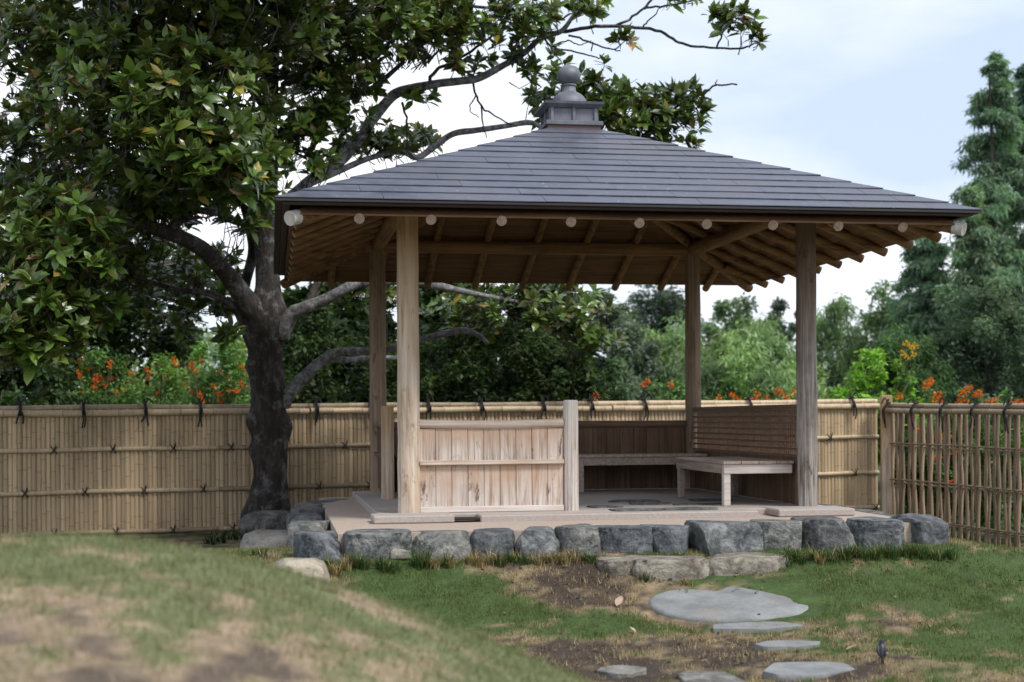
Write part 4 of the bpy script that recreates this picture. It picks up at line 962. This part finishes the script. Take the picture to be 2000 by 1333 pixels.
# shoot direction: outward and upward with chance
SD = np.stack([np.array([q[0] for q in RA]) * RT[0], np.array([q[0] for q in RA]) * RT[1], np.full(nR, .85)], 1) + mrng.normal(size=(nR, 3)) * .42 - np.append(FW, 0) * .55
SD /= np.linalg.norm(SD, axis=1)[:, None]
for i in range(nR):                                               # shoots
    d_ = np.linalg.norm(LP - RC[i], axis=1); j = d_.argmin(); v = LP[j] - RC[i]; ln = min(.42, d_[j]); v = v / (d_[j] + 1e-6)
    m_ = RC[i] + (-SD[i] * .6 + v * .4) * ln * .55; e = m_ + (v * .75 - SD[i] * .2) * ln * .6
    TW.tube(np.array([RC[i] + SD[i] * .03, m_, e]), [.0035, .005, .007], 4, False)
V = np.concatenate(TW.v); o_ = V.mean(0)
link('twigs', mesh_np('twigs', V - o_, TW.f, M['bark']), o_, mag, kind='stuff')
P, Xd, Up, Sz, Cl = [], [], [], [], []
near = []
for i in range(nR):
    nl = mrng.integers(8, 13); s = SD[i]; a1 = np.cross(s, [.3, .2, .9]); a1 /= np.linalg.norm(a1); a2 = np.cross(s, a1); ph = mrng.random() * 6.28
    tone = mrng.uniform(.6, 1.4); yel = mrng.random() < .16
    for k in range(nl):
        an = ph + k * 2.4 + mrng.normal() * .35; el = .32 + .85 * (k / nl) + mrng.normal() * .22
        d_ = s * math.sin(el) + (a1 * math.cos(an) + a2 * math.sin(an)) * math.cos(el)
        d_ = d_ - np.array([0, 0, .12]) * (1 - k / nl)
        P.append(RC[i] + s * (.05 * k / nl)); Xd.append(d_); Up.append(s + mrng.normal(size=3) * .15); Sz.append(mrng.uniform(.115, .205) * (1.0 - .25 * (k / nl)))
        h = mrng.random()
        if h < .012: c = np.array([.30, .18, .09])
        elif h < .045: c = np.array([.26, .20, .045])
        elif yel: c = np.array([.105, .135, .028])
        else: c = np.array([.098, .172, .030]) * (1 - .50 * mrng.random()) + np.array([.012, .016, .0]) * mrng.random()
        Cl.append(c * tone * mrng.uniform(.8, 1.2))
P, Xd, Up, Sz, Cl = map(np.array, (P, Xd, Up, Sz, Cl))
dep = (P - CAM) @ np.append(FW, 0); lat = (P - CAM) @ np.append(RT, 0); ppx = 1000 + F * lat / dep; ppy = HOR - F * (P[:, 2] - CZ) / dep
vis = (ppx > 0) & (ppx < 1500) & (ppy > 0) & (ppy < 760)
score = np.where(vis, Sz / dep, 0); big = np.argsort(-score)[:300]
mask = np.ones(len(P), bool); mask[big] = False
me = leaves_mesh('crown', P[mask] - RC.mean(0), Xd[mask], Up[mask], Sz[mask], Cl[mask], (LT2, LF2), M['magnolia'], mrng)
link('crown', me, RC.mean(0), mag, kind='stuff')
LV = []
for k in range(8):
    c = [np.array([0.063, 0.126, 0.030]), np.array([0.049, 0.101, 0.025]), np.array([0.084, 0.140, 0.035]), np.array([0.070, 0.119, 0.027]), np.array([0.042, 0.084, 0.022]), np.array([.10, .13, .03]), np.array([.26, .20, .05]), np.array([.30, .17, .09])][k] * np.array([1.45, 1.38, 1.05])
    T, Fc = leaf_template(4, .42 + .05 * (k % 3), .12 + .1 * (k % 2), .12 + .12 * (k % 4))
    LV.append(mesh_np('leaf', T, Fc, M['magnolia'], True, np.tile(c, (len(T), 1))))
R = frames(Xd[big], Up[big], mrng)
for q, i in enumerate(big):
    h = mrng.random(); k = 6 if h < .03 else 7 if h < .05 else 5 if h < .15 else int(mrng.integers(0, 5))
    o = link('leaf', LV[k], P[i], mag)
    Mx = Matrix([list(R[q][0]) + [0], list(R[q][1]) + [0], list(R[q][2]) + [0], [0, 0, 0, 1]])
    o.rotation_euler = Mx.to_euler(); o.scale = (Sz[i],) * 3
# seed cones
ck = mrng.choice(np.where((dep[::1] > 0))[0], 1)
cvis = [i for i in range(nR) if 0 < 1000 + F * ((RC[i] - CAM) @ np.append(RT, 0)) / ((RC[i] - CAM) @ np.append(FW, 0)) < 1400]
cpr = [(.0, 0), (.018, .008), (.024, .03), (.022, .055), (.012, .078), (.004, .088)]
bm_ = MB(); bm_.lathe([(max(r, .002), z) for r, z in cpr], n=8); cone_me = bm_.mesh('seed_cone', M['cone'], True)
for i in mrng.choice(cvis, 34, replace=False):
    o = link('seed_cone', cone_me, RC[i] + SD[i] * .05, mag); o.rotation_euler = Vector(SD[i]).to_track_quat('Z', 'Y').to_euler()

# ------------------------------------------------------------------ plants behind the fences
def plant(name, label, cat, group, px, top, hw, depth, style='round', pal=(.05, .08, .03), n=6000, leaf=.09, base=-.7, low=.12, seed=0, var=.4, nclump=60, trunk=.03, gap=0, pal2=None, tmpl=None):
    rng = np.random.default_rng(seed)
    if depth > 26: n = int(n * 2.2); leaf = leaf * (.55 if style == 'round' else .85)
    if style in ('willow', 'cypress') and tmpl is None: tmpl = LTHIN
    bp = at(px, HOR, depth); bp[2] = base; H = CZ + (HOR - top) / F * depth - base; Rw = hw / F * depth
    o = thing(name, bp, label, cat, group)
    # skeleton
    b = MB(); tr = max(.012, H * trunk * .35); lean = rng.normal(size=2) * .03 * H
    zt = np.linspace(0, H * (.95 if style in ('cypress',) else .62), 7); TP = np.stack([bp[0] + lean[0] * (zt / H) ** 1.5, bp[1] + lean[1] * (zt / H) ** 1.5, base + zt], 1)
    b.tube(TP, tr * (1 - .75 * zt / zt[-1]), 7); b.build('trunk', M['bgbark'], o, True)
    br = MB(); C = []; Rc = []; Dn = []
    for k in range(nclump):
        if style == 'cypress':
            t = low + (1 - low) * (k + rng.random()) / nclump; z = H * t; rad = Rw * (1 - t) ** .62 * (.62 + .5 * rng.random()) + .04 * Rw
            a = rng.random() * 2 * PI; m_ = 5
            for q in range(1, m_ + 1):
                f = q / m_; C.append([bp[0] + math.cos(a) * rad * f, bp[1] + math.sin(a) * rad * f, base + z + rad * (.10 * f - .28 * f * f)]); Rc.append(rad * .19 + .016 * H * (1 - t) + .006 * H); Dn.append(k)
            br.tube(np.array([[bp[0], bp[1], base + z], C[-1]]), [.008 * H * (1 - t) + .01, .006], 4, False)
        else:
            a = rng.normal(size=3); a /= np.linalg.norm(a); f = rng.random() ** .45
            if style == 'willow': f = .55 + .45 * rng.random()
            z = (low + (1 - low) * (.5 + .5 * a[2] * f)) * H; w_ = 1.0 if style != 'shrub' else (1.15 - .5 * z / H)
            c = np.array([bp[0] + a[0] * f * Rw * w_, bp[1] + a[1] * f * Rw * w_, base + z]); C.append(c); Rc.append(Rw * rng.uniform(.16, .36)); Dn.append(k)
            if k % 2 == 0:
                s = TP[min(6, 2 + int(rng.integers(0, 5)))]; br.tube(smoothpath([s, (s + c) / 2 + np.array([0, 0, .04 * H]), c], [tr * .4, tr * .25, .006], 3)[0], np.linspace(tr * .4, .006, 7), 4, False)
    if br.n: br.build('branches', M['bgbark'], o, kind='stuff')
    C = np.array(C); Rc = np.array(Rc); ci = rng.integers(0, len(C), n); tone = rng.uniform(1 - var, 1 + var, nclump); mixk = rng.random(nclump)
    g = rng.normal(size=(n, 3)); g /= np.linalg.norm(g, axis=1)[:, None]; g *= (rng.random(n) ** .5)[:, None] * Rc[ci][:, None]
    if style == 'willow': g[:, 2] *= 1.6; g[:, 2] -= Rc[ci] * .8 * rng.random(n)
    if style == 'cypress': g[:, 2] *= .6; g[:, 2] -= Rc[ci] * .5 * rng.random(n) ** 2
    Pn_ = C[ci] + g
    X = rng.normal(size=(n, 3)); X[:, 2] = X[:, 2] * .6 - (.9 if style in ('willow', 'cypress') else .25)
    U_ = rng.normal(size=(n, 3)) * .6 + np.array([0, 0, 1.])
    kb = np.array((4.4, 4.1, 4.4) if style == 'cypress' else (3.6, 3.2, 3.5) if depth > 27.5 else BG[0]); pal = np.array(pal) * kb; pal2 = None if pal2 is None else np.array(pal2) * kb; pb = pal if pal2 is None else np.array(pal2); dk = np.array(Dn)[ci]  # far crowns get lighter, greyer colours standing in for haze
    col = (pal * (1 - mixk[dk])[:, None] + pb * mixk[dk][:, None]) * (tone[dk] * rng.uniform(.7, 1.3, n))[:, None]
    sz = leaf * rng.uniform(.6, 1.3, n); keep = Pn_[:, 2] > base + .02
    me = leaves_mesh('crown', Pn_[keep] - bp, X[keep], U_[keep], sz[keep], col[keep], tmpl or LFLAT, M['bgleaf'], rng)
    link('crown', me, bp, o, kind='stuff'); return o
BG = [(2.1, 2.35, 1.9)]
LTHIN = (np.array([(0, 0, 0), (.45, -.11, .01), (1, 0, -.12), (.45, .11, .01)], float), np.array([(0, 1, 2), (0, 2, 3)]))
DARK, MID, OLV, LGT, BLU = (.022, .036, .016), (.050, .085, .032), (.065, .085, .035), (.095, .150, .050), (.042, .068, .046)
GT = 'trees far behind the bamboo fence'
plant('grey_green_tree', 'grey green tree showing just right of the magnolia leaves under the roof', 'tree', GT, 1215, 552, 85, 34, 'round', (.050, .072, .050), 9000, .22, seed=1, pal2=(.035, .05, .035))
plant('dark_tree', 'tall dark tree with sky gaps left of the rear right post', 'tree', GT, 1290, 530, 95, 62, 'round', (.030, .046, .034), 6000, .36, seed=2, low=.3, nclump=40)
plant('willow_tree', 'pale feathery willow like tree left of the rear right post', 'tree', GT, 1310, 640, 105, 38, 'willow', (.075, .115, .048), 9000, .24, seed=3, pal2=(.055, .09, .045))
plant('round_tree', 'round crowned green tree just right of the rear right post', 'tree', GT, 1440, 578, 62, 48, 'round', (.050, .080, .042), 6500, .28, seed=4, low=.25)
plant('sparse_tree', 'thin sparse tree against the sky left of the front right post', 'tree', GT, 1530, 556, 45, 55, 'round', (.035, .055, .040), 2600, .30, seed=5, low=.35, nclump=24)
plant('willow_tree', 'broad light green willow like tree behind the front right post', 'tree', GT, 1480, 640, 125, 36, 'willow', (.080, .125, .050), 11000, .24, seed=6, pal2=(.06, .10, .05))
plant('willow_tree', 'light green feathery tree just right of the front right post', 'tree', GT, 1640, 592, 85, 40, 'willow', (.075, .118, .052), 9000, .25, seed=7, pal2=(.055, .09, .05))
plant('bushy_tree', 'mid green bushy tree between the feathery tree and the tall cypress', 'tree', GT, 1735, 560, 85, 37, 'round', (.050, .080, .045), 9000, .24, seed=8, pal2=(.07, .11, .05))
plant('cypress_tree', 'broad shorter cypress with drooping branches beside the roof corner', 'tree', GT, 1810, 430, 120, 35, 'cypress', (.040, .066, .044), 15000, .24, seed=9, nclump=95, pal2=(.055, .085, .05))
plant('cypress_tree', 'tallest blue green cypress rising high on the right above the roof corner', 'tree', GT, 1952, 112, 135, 36, 'cypress', BLU, 17000, .24, seed=10, nclump=105, pal2=(.050, .082, .050))
plant('cypress_tree', 'second tall cypress cut by the right edge of the photo', 'tree', GT, 2015, 128, 130, 37, 'cypress', (.035, .058, .044), 13000, .24, seed=11, nclump=85)
plant('cypress_tree', 'shorter feathery cypress in front of the tallest blue green one', 'tree', GT, 1900, 370, 110, 34, 'cypress', (.045, .07, .044), 11000, .23, seed=110, nclump=75, pal2=(.055, .085, .05))
plant('dark_tree', 'dark dense tree low on the right behind the orange flowers', 'tree', GT, 1930, 560, 130, 28, 'round', (.026, .045, .030), 11000, .18, seed=12, low=.0, pal2=(.04, .065, .035))
plant('bushy_tree', 'dull green bush filling the view right of the yellow green shrub', 'tree', GT, 1770, 640, 80, 27, 'willow', (.045, .075, .036), 7000, .17, seed=13)
GS = 'shrubs behind the bamboo fence'
plant('grey_shrub', 'grey green shrub behind the fence right of the dark shrubs', 'shrub', GS, 1190, 690, 65, 23, 'shrub', (.05, .072, .045), 4500, .10, seed=14, low=0)
plant('green_shrub', 'mid green low shrub behind the fence left of the rear right post', 'shrub', GS, 1320, 735, 75, 24, 'shrub', (.060, .095, .038), 4500, .10, seed=15, low=0)
plant('green_shrub', 'green low shrub behind the fence right of the rear right post', 'shrub', GS, 1460, 730, 90, 24, 'shrub', (.052, .085, .036), 5500, .10, seed=16, low=0)
plant('yellow_green_shrub', 'bright yellow green shrub above the fence right of the front right post', 'shrub', GS, 1685, 640, 68, 21, 'shrub', (.13, .205, .038), 8000, .085, seed=17, low=0, pal2=(.085, .14, .03))
plant('yellow_green_shrub', 'narrow yellow green shrub just behind the square corner post', 'shrub', GS, 1765, 680, 42, 20.6, 'shrub', (.11, .17, .034), 4200, .075, seed=18, low=0)
GD = 'dark shrubs between the fence and the magnolia'
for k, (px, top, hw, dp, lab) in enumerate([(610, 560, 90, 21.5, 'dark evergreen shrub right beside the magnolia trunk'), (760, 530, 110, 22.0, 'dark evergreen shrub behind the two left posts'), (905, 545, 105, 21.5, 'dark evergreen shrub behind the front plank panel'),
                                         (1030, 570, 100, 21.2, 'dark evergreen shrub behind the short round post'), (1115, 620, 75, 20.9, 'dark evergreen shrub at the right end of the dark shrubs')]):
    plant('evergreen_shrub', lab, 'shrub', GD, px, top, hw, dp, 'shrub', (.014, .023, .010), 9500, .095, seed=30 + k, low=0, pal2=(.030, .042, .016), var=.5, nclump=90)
GL = 'dark trees behind the left part of the fence'
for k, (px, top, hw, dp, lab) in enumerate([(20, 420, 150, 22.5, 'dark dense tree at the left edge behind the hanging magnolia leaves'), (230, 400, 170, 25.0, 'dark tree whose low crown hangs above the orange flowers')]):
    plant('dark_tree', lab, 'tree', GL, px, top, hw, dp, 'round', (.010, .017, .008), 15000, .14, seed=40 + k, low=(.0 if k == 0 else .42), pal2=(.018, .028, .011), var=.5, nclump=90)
plant('dark_shrub', 'small dark shrub low at the left edge above the fence', 'shrub', GL, 80, 660, 100, 21.0, 'shrub', (.02, .034, .015), 6000, .11, seed=45, low=0, pal2=(.035, .05, .02))
plant('distant_tree', 'pale distant tree glimpsed under the magnolia limb', 'tree', GT, 385, 600, 60, 75, 'round', (.11, .15, .11), 4000, .45, seed=46, low=0)

def flowering(name, label, px, top, hw, depth, heads, seed, n=3000, pal=(.065, .115, .035), size=.043, group='flowering shrubs with orange blossom'):
    o = plant(name, label, 'flowering shrub', group, px, top, hw, depth, 'shrub', pal, n, .075, seed=seed, low=0, trunk=.015, pal2=(.045, .08, .03)); rng = np.random.default_rng(seed + 900)
    st = MB()
    for (hx, hy) in heads:
        c = at(hx, hy, depth - rng.uniform(0, .5)); m_ = 34
        st.tube(smoothpath([c - np.array([rng.normal() * .1, rng.normal() * .1, .55]), c - np.array([rng.normal() * .02, 0, .25]), c], [.007, .006, .004], 3)[0], .005, 4, False)
        g = rng.normal(size=(m_, 3)); g /= np.linalg.norm(g, axis=1)[:, None]; Pp = c + g * size * rng.uniform(.6, 1.3) * rng.uniform(.3, 1, m_)[:, None] * np.array([1, 1, .8])
        warm = rng.random(m_); colr = np.where(warm[:, None] < .55, np.array([.78, .13, .018]), np.where(warm[:, None] < .85, np.array([.80, .30, .03]), np.array([.45, .05, .02]))) * rng.uniform(.7, 1.1, (m_, 1))
        if name == 'yellow_flowering_shrub': colr = np.where(warm[:, None] < .7, np.array([.80, .50, .04]), np.array([.80, .30, .03])) * rng.uniform(.8, 1.1, (m_, 1))
        me = leaves_mesh('blossom', Pp - c, g, rng.normal(size=(m_, 3)), np.full(m_, size * .85), colr, LFLAT, M['petal'], rng); link('blossom', me, c, o)
    st.build('stems', M['bgleaf'] if False else M['twigstem'], o, kind='stuff')
m = Mat('green_stem', .7); m.color((.07, .09, .035)); M['twigstem'] = m.m
for k, (px, top, hw, lab) in enumerate([(190, 640, 110, 'pale green bush low behind the orange flowers at the left'), (330, 628, 90, 'pale green bush behind the orange flowers under the limb'), (460, 650, 80, 'pale green bush behind the magnolia trunk')]):
    plant('green_bush', lab, 'shrub', GT, px, top, hw, 30, 'shrub', (.075, .115, .045), 5200, .2, seed=50 + k, low=0)
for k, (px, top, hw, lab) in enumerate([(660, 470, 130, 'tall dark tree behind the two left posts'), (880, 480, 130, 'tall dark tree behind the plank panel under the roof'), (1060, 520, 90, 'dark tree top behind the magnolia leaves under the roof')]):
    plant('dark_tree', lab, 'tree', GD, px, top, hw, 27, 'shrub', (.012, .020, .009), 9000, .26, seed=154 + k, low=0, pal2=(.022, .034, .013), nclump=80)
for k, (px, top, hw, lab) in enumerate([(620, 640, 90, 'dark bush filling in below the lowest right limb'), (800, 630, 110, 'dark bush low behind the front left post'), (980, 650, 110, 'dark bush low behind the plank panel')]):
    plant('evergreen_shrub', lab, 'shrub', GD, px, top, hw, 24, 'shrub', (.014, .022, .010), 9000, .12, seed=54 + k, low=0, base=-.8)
fr_ = np.random.default_rng(55)
def hd(x0, x1, y0, y1, n): return [(fr_.uniform(x0, x1), fr_.uniform(y0, y1)) for _ in range(n)]
flowering('orange_flowering_shrub', 'orange flowered shrub furthest left above the fence', 210, 672, 85, 22, hd(150, 260, 705, 770, 20), 60, 7000, (.06, .10, .03), .036)
flowering('orange_flowering_shrub', 'orange flowered shrub in the middle of the left gap under the magnolia limb', 315, 660, 90, 22.5, hd(240, 380, 700, 770, 20), 61, 7500, (.08, .125, .035), .036)
flowering('orange_flowering_shrub', 'orange flowered shrub just left of the magnolia trunk', 425, 655, 90, 21.6, hd(370, 492, 700, 788, 22), 62, 7500, (.065, .11, .03), .036)
flowering('orange_flowering_shrub', 'few orange flowers on stems right of the short round post', 1280, 740, 40, 20.5, [(1266, 745), (1258, 752), (1310, 752), (1165, 775)], 63, 1400)
flowering('orange_flowering_shrub', 'cluster of orange flowers right of the rear right post', 1430, 755, 45, 20.2, [(1405, 776), (1430, 771), (1436, 776), (1447, 784), (1474, 780)], 64, 1500)
flowering('orange_flowering_shrub', 'orange flowers touching the front right post above the fence', 1520, 755, 45, 20.2, [(1478, 772), (1497, 780), (1518, 764), (1526, 768), (1535, 778), (1552, 766)], 65, 1500)
flowering('yellow_flowering_shrub', 'tall stalk of yellow flowers above the square corner post', 1772, 668, 26, 20.3, [(1770, 672), (1782, 680), (1762, 690), (1788, 676), (1772, 698), (1785, 692)], 66, 1500, (.10, .17, .045), .036)
flowering('orange_flowering_shrub', 'tallest orange flower stalk right of the square corner post', 1815, 742, 30, 19.6, [(1812, 748), (1818, 744), (1808, 756), (1832, 770), (1826, 780), (1838, 783)], 67, 1600)
flowering('orange_flowering_shrub', 'cluster of orange flower heads high above the middle of the woven fence', 1895, 752, 40, 19.4, [(1886, 762), (1892, 758), (1880, 772), (1908, 772), (1914, 768), (1872, 785), (1884, 787)], 68, 1700)
flowering('orange_flowering_shrub', 'orange flowers low at the right edge above the woven fence', 1965, 775, 45, 19.2, [(1930, 788), (1945, 785), (1975, 790), (1990, 787), (2003, 786)], 69, 1700)
flowering('orange_flowering_shrub', 'orange flowers seen through the gaps of the woven fence', 1850, 800, 60, 18.9, [(1758, 775), (1787, 838), (1792, 843), (1832, 852), (1838, 858), (1850, 850), (1868, 888), (1830, 893), (1862, 942), (1965, 868), (1995, 880), (1880, 845)], 70, 3200, (.04, .07, .025))
for k, (px, top, hw, dp, lab) in enumerate([(1790, 815, 60, 19.8, 'dark green bush behind the woven fence next to the square corner post'), (1890, 805, 70, 19.0, 'dark green bush behind the middle of the woven fence'), (1990, 805, 80, 18.2, 'dark green bush behind the woven fence at the right edge')]):
    plant('green_shrub', lab, 'shrub', 'bushes behind the woven fence', px, top, hw, dp, 'shrub', (.035, .06, .022), 4200, .08, seed=80 + k, low=0, base=-1.0, pal2=(.055, .085, .03))

# ------------------------------------------------------------------ small things
# grass tufts along the foot of the edging stones
def tuft(px, py, h, nb, colr, k, label):
    p = gpt(px, py + 8)
    if p[1] > -3.16 and px > 600: p[1] = -3.16 - (k % 3) * .03; p[2] = gz(p[0], p[1])
    h = h * 1.25; rng = np.random.default_rng(700 + k); b_ = []
    V = []; Fs = []; C_ = []
    for i in range(nb):
        a = rng.random() * 6.28; r0 = rng.random() * .035; L2 = h * rng.uniform(.6, 1.2); le = rng.uniform(.3, 1.1)
        B = np.array([math.cos(a) * r0, math.sin(a) * r0, -.01]); d_ = np.array([math.cos(a), math.sin(a), 0]); sd_ = np.array([-d_[1], d_[0], 0]) * .0045; base_i = len(V)
        for t in (0, .4, .75, 1):
            c = B + d_ * L2 * le * t * t * .8 + np.array([0, 0, L2 * (t - .45 * le * t * t)]); wv = sd_ * (1 - t * .9); V += [c - wv, c + wv]
        for t in range(3): q = base_i + 2 * t; Fs.append((q, q + 1, q + 3, q + 2))
        cc_ = np.array(colr) * rng.uniform(.6, 1.3)
        if rng.random() < .12: cc_ = np.array([.40, .30, .15]) * rng.uniform(.7, 1.1)
        C_ += [cc_] * 8
    return np.array(V) + p, Fs, np.array(C_)
GREEN, TAN = (.050, .098, .026), (.30, .24, .12)
TV, TF, TC = [], [], []; off = 0
spots = [(690, 1098, .10, GREEN), (655, 1112, .10, TAN), (705, 1090, .13, GREEN), (745, 1105, .12, GREEN), (765, 1108, .10, GREEN), (672, 1080, .10, TAN), (640, 1100, .09, GREEN), (830, 1092, .13, GREEN), (812, 1085, .13, GREEN), (846, 1100, .10, TAN), (880, 1100, .09, TAN), (868, 1082, .10, GREEN), (920, 1088, .10, TAN), (935, 1096, .09, TAN), (960, 1086, .10, TAN), (975, 1096, .1, GREEN), (1000, 1090, .10, GREEN), (1020, 1092, .1, GREEN), (1050, 1094, .1, TAN), (1075, 1088, .09, TAN), (1100, 1090, .09, TAN), (1120, 1086, .09, TAN), (1150, 1088, .09, GREEN),
         (1260, 1125, .07, GREEN), (1235, 1112, .06, TAN), (1340, 1132, .05, TAN), (1300, 1073, .05, GREEN), (1325, 1071, .05, GREEN), (1530, 1095, .10, GREEN), (1560, 1090, .10, GREEN), (1590, 1085, .11, GREEN), (1620, 1086, .11, GREEN), (1600, 1092, .10, TAN), (1650, 1084, .11, GREEN), (1680, 1082, .11, GREEN), (1710, 1084, .12, GREEN), (1740, 1082, .12, GREEN), (1770, 1080, .12, GREEN), (1800, 1082, .12, GREEN), (1830, 1084, .11, GREEN), (1855, 1082, .11, GREEN), (1540, 1080, .08, GREEN), (1660, 1078, .10, GREEN), (1725, 1076, .10, GREEN), (1785, 1074, .10, GREEN),
         (430, 1050, .14, (.02, .035, .012)), (455, 1046, .14, (.02, .035, .012)), (480, 1042, .14, (.02, .035, .012)), (410, 1054, .14, (.02, .035, .012)), (500, 1060, .1, (.03, .05, .02)), (505, 1078, .09, GREEN)]
for k, (px, py, h, c) in enumerate(spots):
    for rep in range(2):
        V, Fs, C_ = tuft(px + (rep * 9 - 4), py + rep * 3, h, 34, c, k * 2 + rep, ''); TV.append(V); TF += [tuple(i + off for i in f) for f in Fs]; TC.append(C_); off += len(V)
o = link('border_grass', mesh_np('border_grass', np.concatenate(TV), TF, M['grass'], False, np.concatenate(TC)), (0, 0, 0), kind='stuff', label='green and dry grass tufts along the foot of the edging stones')
# leaf litter on the bare soil
lr = np.random.default_rng(66); n = 3400
lx = lr.uniform(-2.4, 3.6, n); ly = lr.uniform(-5.6, -3.05, n); kp = lr.random(n) < (1.15 - green(lx, ly)) * np.where(ly > -3.6, 1, .45); lx, ly = lx[kp], ly[kp]; n = len(lx)
Pl = np.stack([lx, ly, gz(lx, ly) + .012], 1); Xl = lr.normal(size=(n, 3)); Xl[:, 2] *= .25
cl = np.where(lr.random(n)[:, None] < .5, np.array([.20, .135, .085]), np.array([.06, .04, .028])) * lr.uniform(.6, 1.4, (n, 1))
link('leaf_litter', leaves_mesh('leaf_litter', Pl, Xl, lr.normal(size=(n, 3)) * .3 + np.array([0, 0, 1.]), lr.uniform(.012, .045, n), cl, LFLAT, M['grass'], lr), (0, 0, 0), kind='stuff', label='dry leaf scraps on the bare soil')
# a few large fallen leaves
def fallen(px, py, ln, rot, curl, label):
    T, Fc = leaf_template(4, .5, .5, -curl); p = gpt(px, py)
    o = link('fallen_leaf', mesh_np('fallen_leaf', T * ln - np.array([ln / 2, 0, 0]), Fc, M['dryleaf'], True), p + np.array([0, 0, .025]), label=label, cat='leaf', group='fallen magnolia leaves')
    o.rotation_euler = (.2, -.25, rot)
fallen(1209, 1186, .10, 1.0, .3, 'curled tan leaf on bare soil left of the largest oval stone')
fallen(1664, 1276, .07, -.4, .2, 'tan leaf on straw grass between stepping stones and the bird')
fallen(1140, 1076, .09, .2, .2, 'tan leaf leaning at the foot of the edging stones beside the step')
fallen(960, 1092, .08, 2.4, .2, 'tan leaf among dry tufts below the front edging stones')
fallen(1235, 1240, .06, 2.0, .2, 'small tan leaf in the soil left of the narrow stepping stones')
# the bird
bp_ = gpt(1722, 1301); bz = bp_[2]; k = 1.0
bird = thing('bird', bp_, 'small dark bird standing upright on the lawn with its beak to the right', 'bird')
def bpnt(u, f, z): return np.array([bp_[0] + RT[0] * u + FW[0] * f, bp_[1] + RT[1] * u + FW[1] * f, bz + z])
path = [(-.004, -.022, .046), (-.002, -.014, .058), (0, -.004, .074), (.001, .004, .092), (.002, .008, .108), (.003, .008, .118), (.004, .008, .127), (.005, .008, .134), (.006, .008, .139)]
rad = [.005, .013, .0195, .021, .0165, .0125, .0115, .0095, .003]
P_, R_ = smoothpath([bpnt(*q) for q in path], rad, 4)
b = MB(); b.tube(P_, R_, 14); b.build('body', M['bird'], bird, True)
b = MB(); b.tube(np.array([bpnt(.013, .008, .131), bpnt(.022, .009, .1305), bpnt(.031, .010, .129)]), [.0035, .0022, .0005], 8); b.build('beak', M['cord'], bird, True)
b = MB(); b.hexa([bpnt(-.010, -.024, .012), bpnt(.004, -.024, .012), bpnt(.004, -.021, .012), bpnt(-.010, -.021, .012), bpnt(-.008, -.024, .058), bpnt(.006, -.024, .058), bpnt(.006, -.016, .060), bpnt(-.008, -.016, .060)]); b.build('tail', M['bird'], bird)
for s in (-1, 1):
    P_, R_ = smoothpath([bpnt(s * .016, .0, .104), bpnt(s * .0205, -.006, .086), bpnt(s * .017, -.014, .064), bpnt(s * .009, -.021, .046)], [.006, .0105, .008, .002], 4)
    b = MB(); b.tube(P_, R_, 10); o = b.build('wing', M['bird'], bird, True)
    if s > 0: e = MB(); e.tube(np.array([bpnt(.0225, -.014, .075), bpnt(.022, -.017, .069), bpnt(.020, -.018, .064)]), [.003, .004, .002], 8); e.build('wing_patch', M['palefeather'], o, True)
    b = MB(); b.tube(np.array([bpnt(s * .008, 0, .062), bpnt(s * .011, .004, .035), bpnt(s * .012, 0, .004)]), [.0035, .0018, .0018], 6)
    for t_ in (-.008, 0, .008): b.tube(np.array([bpnt(s * .012, 0, .004), bpnt(s * .012 + t_, .012, .002)]), [.0016, .001], 5)
    b.tube(np.array([bpnt(s * .012, 0, .004), bpnt(s * .012, -.009, .002)]), [.0016, .001], 5); b.build('leg', M['bird'], bird)
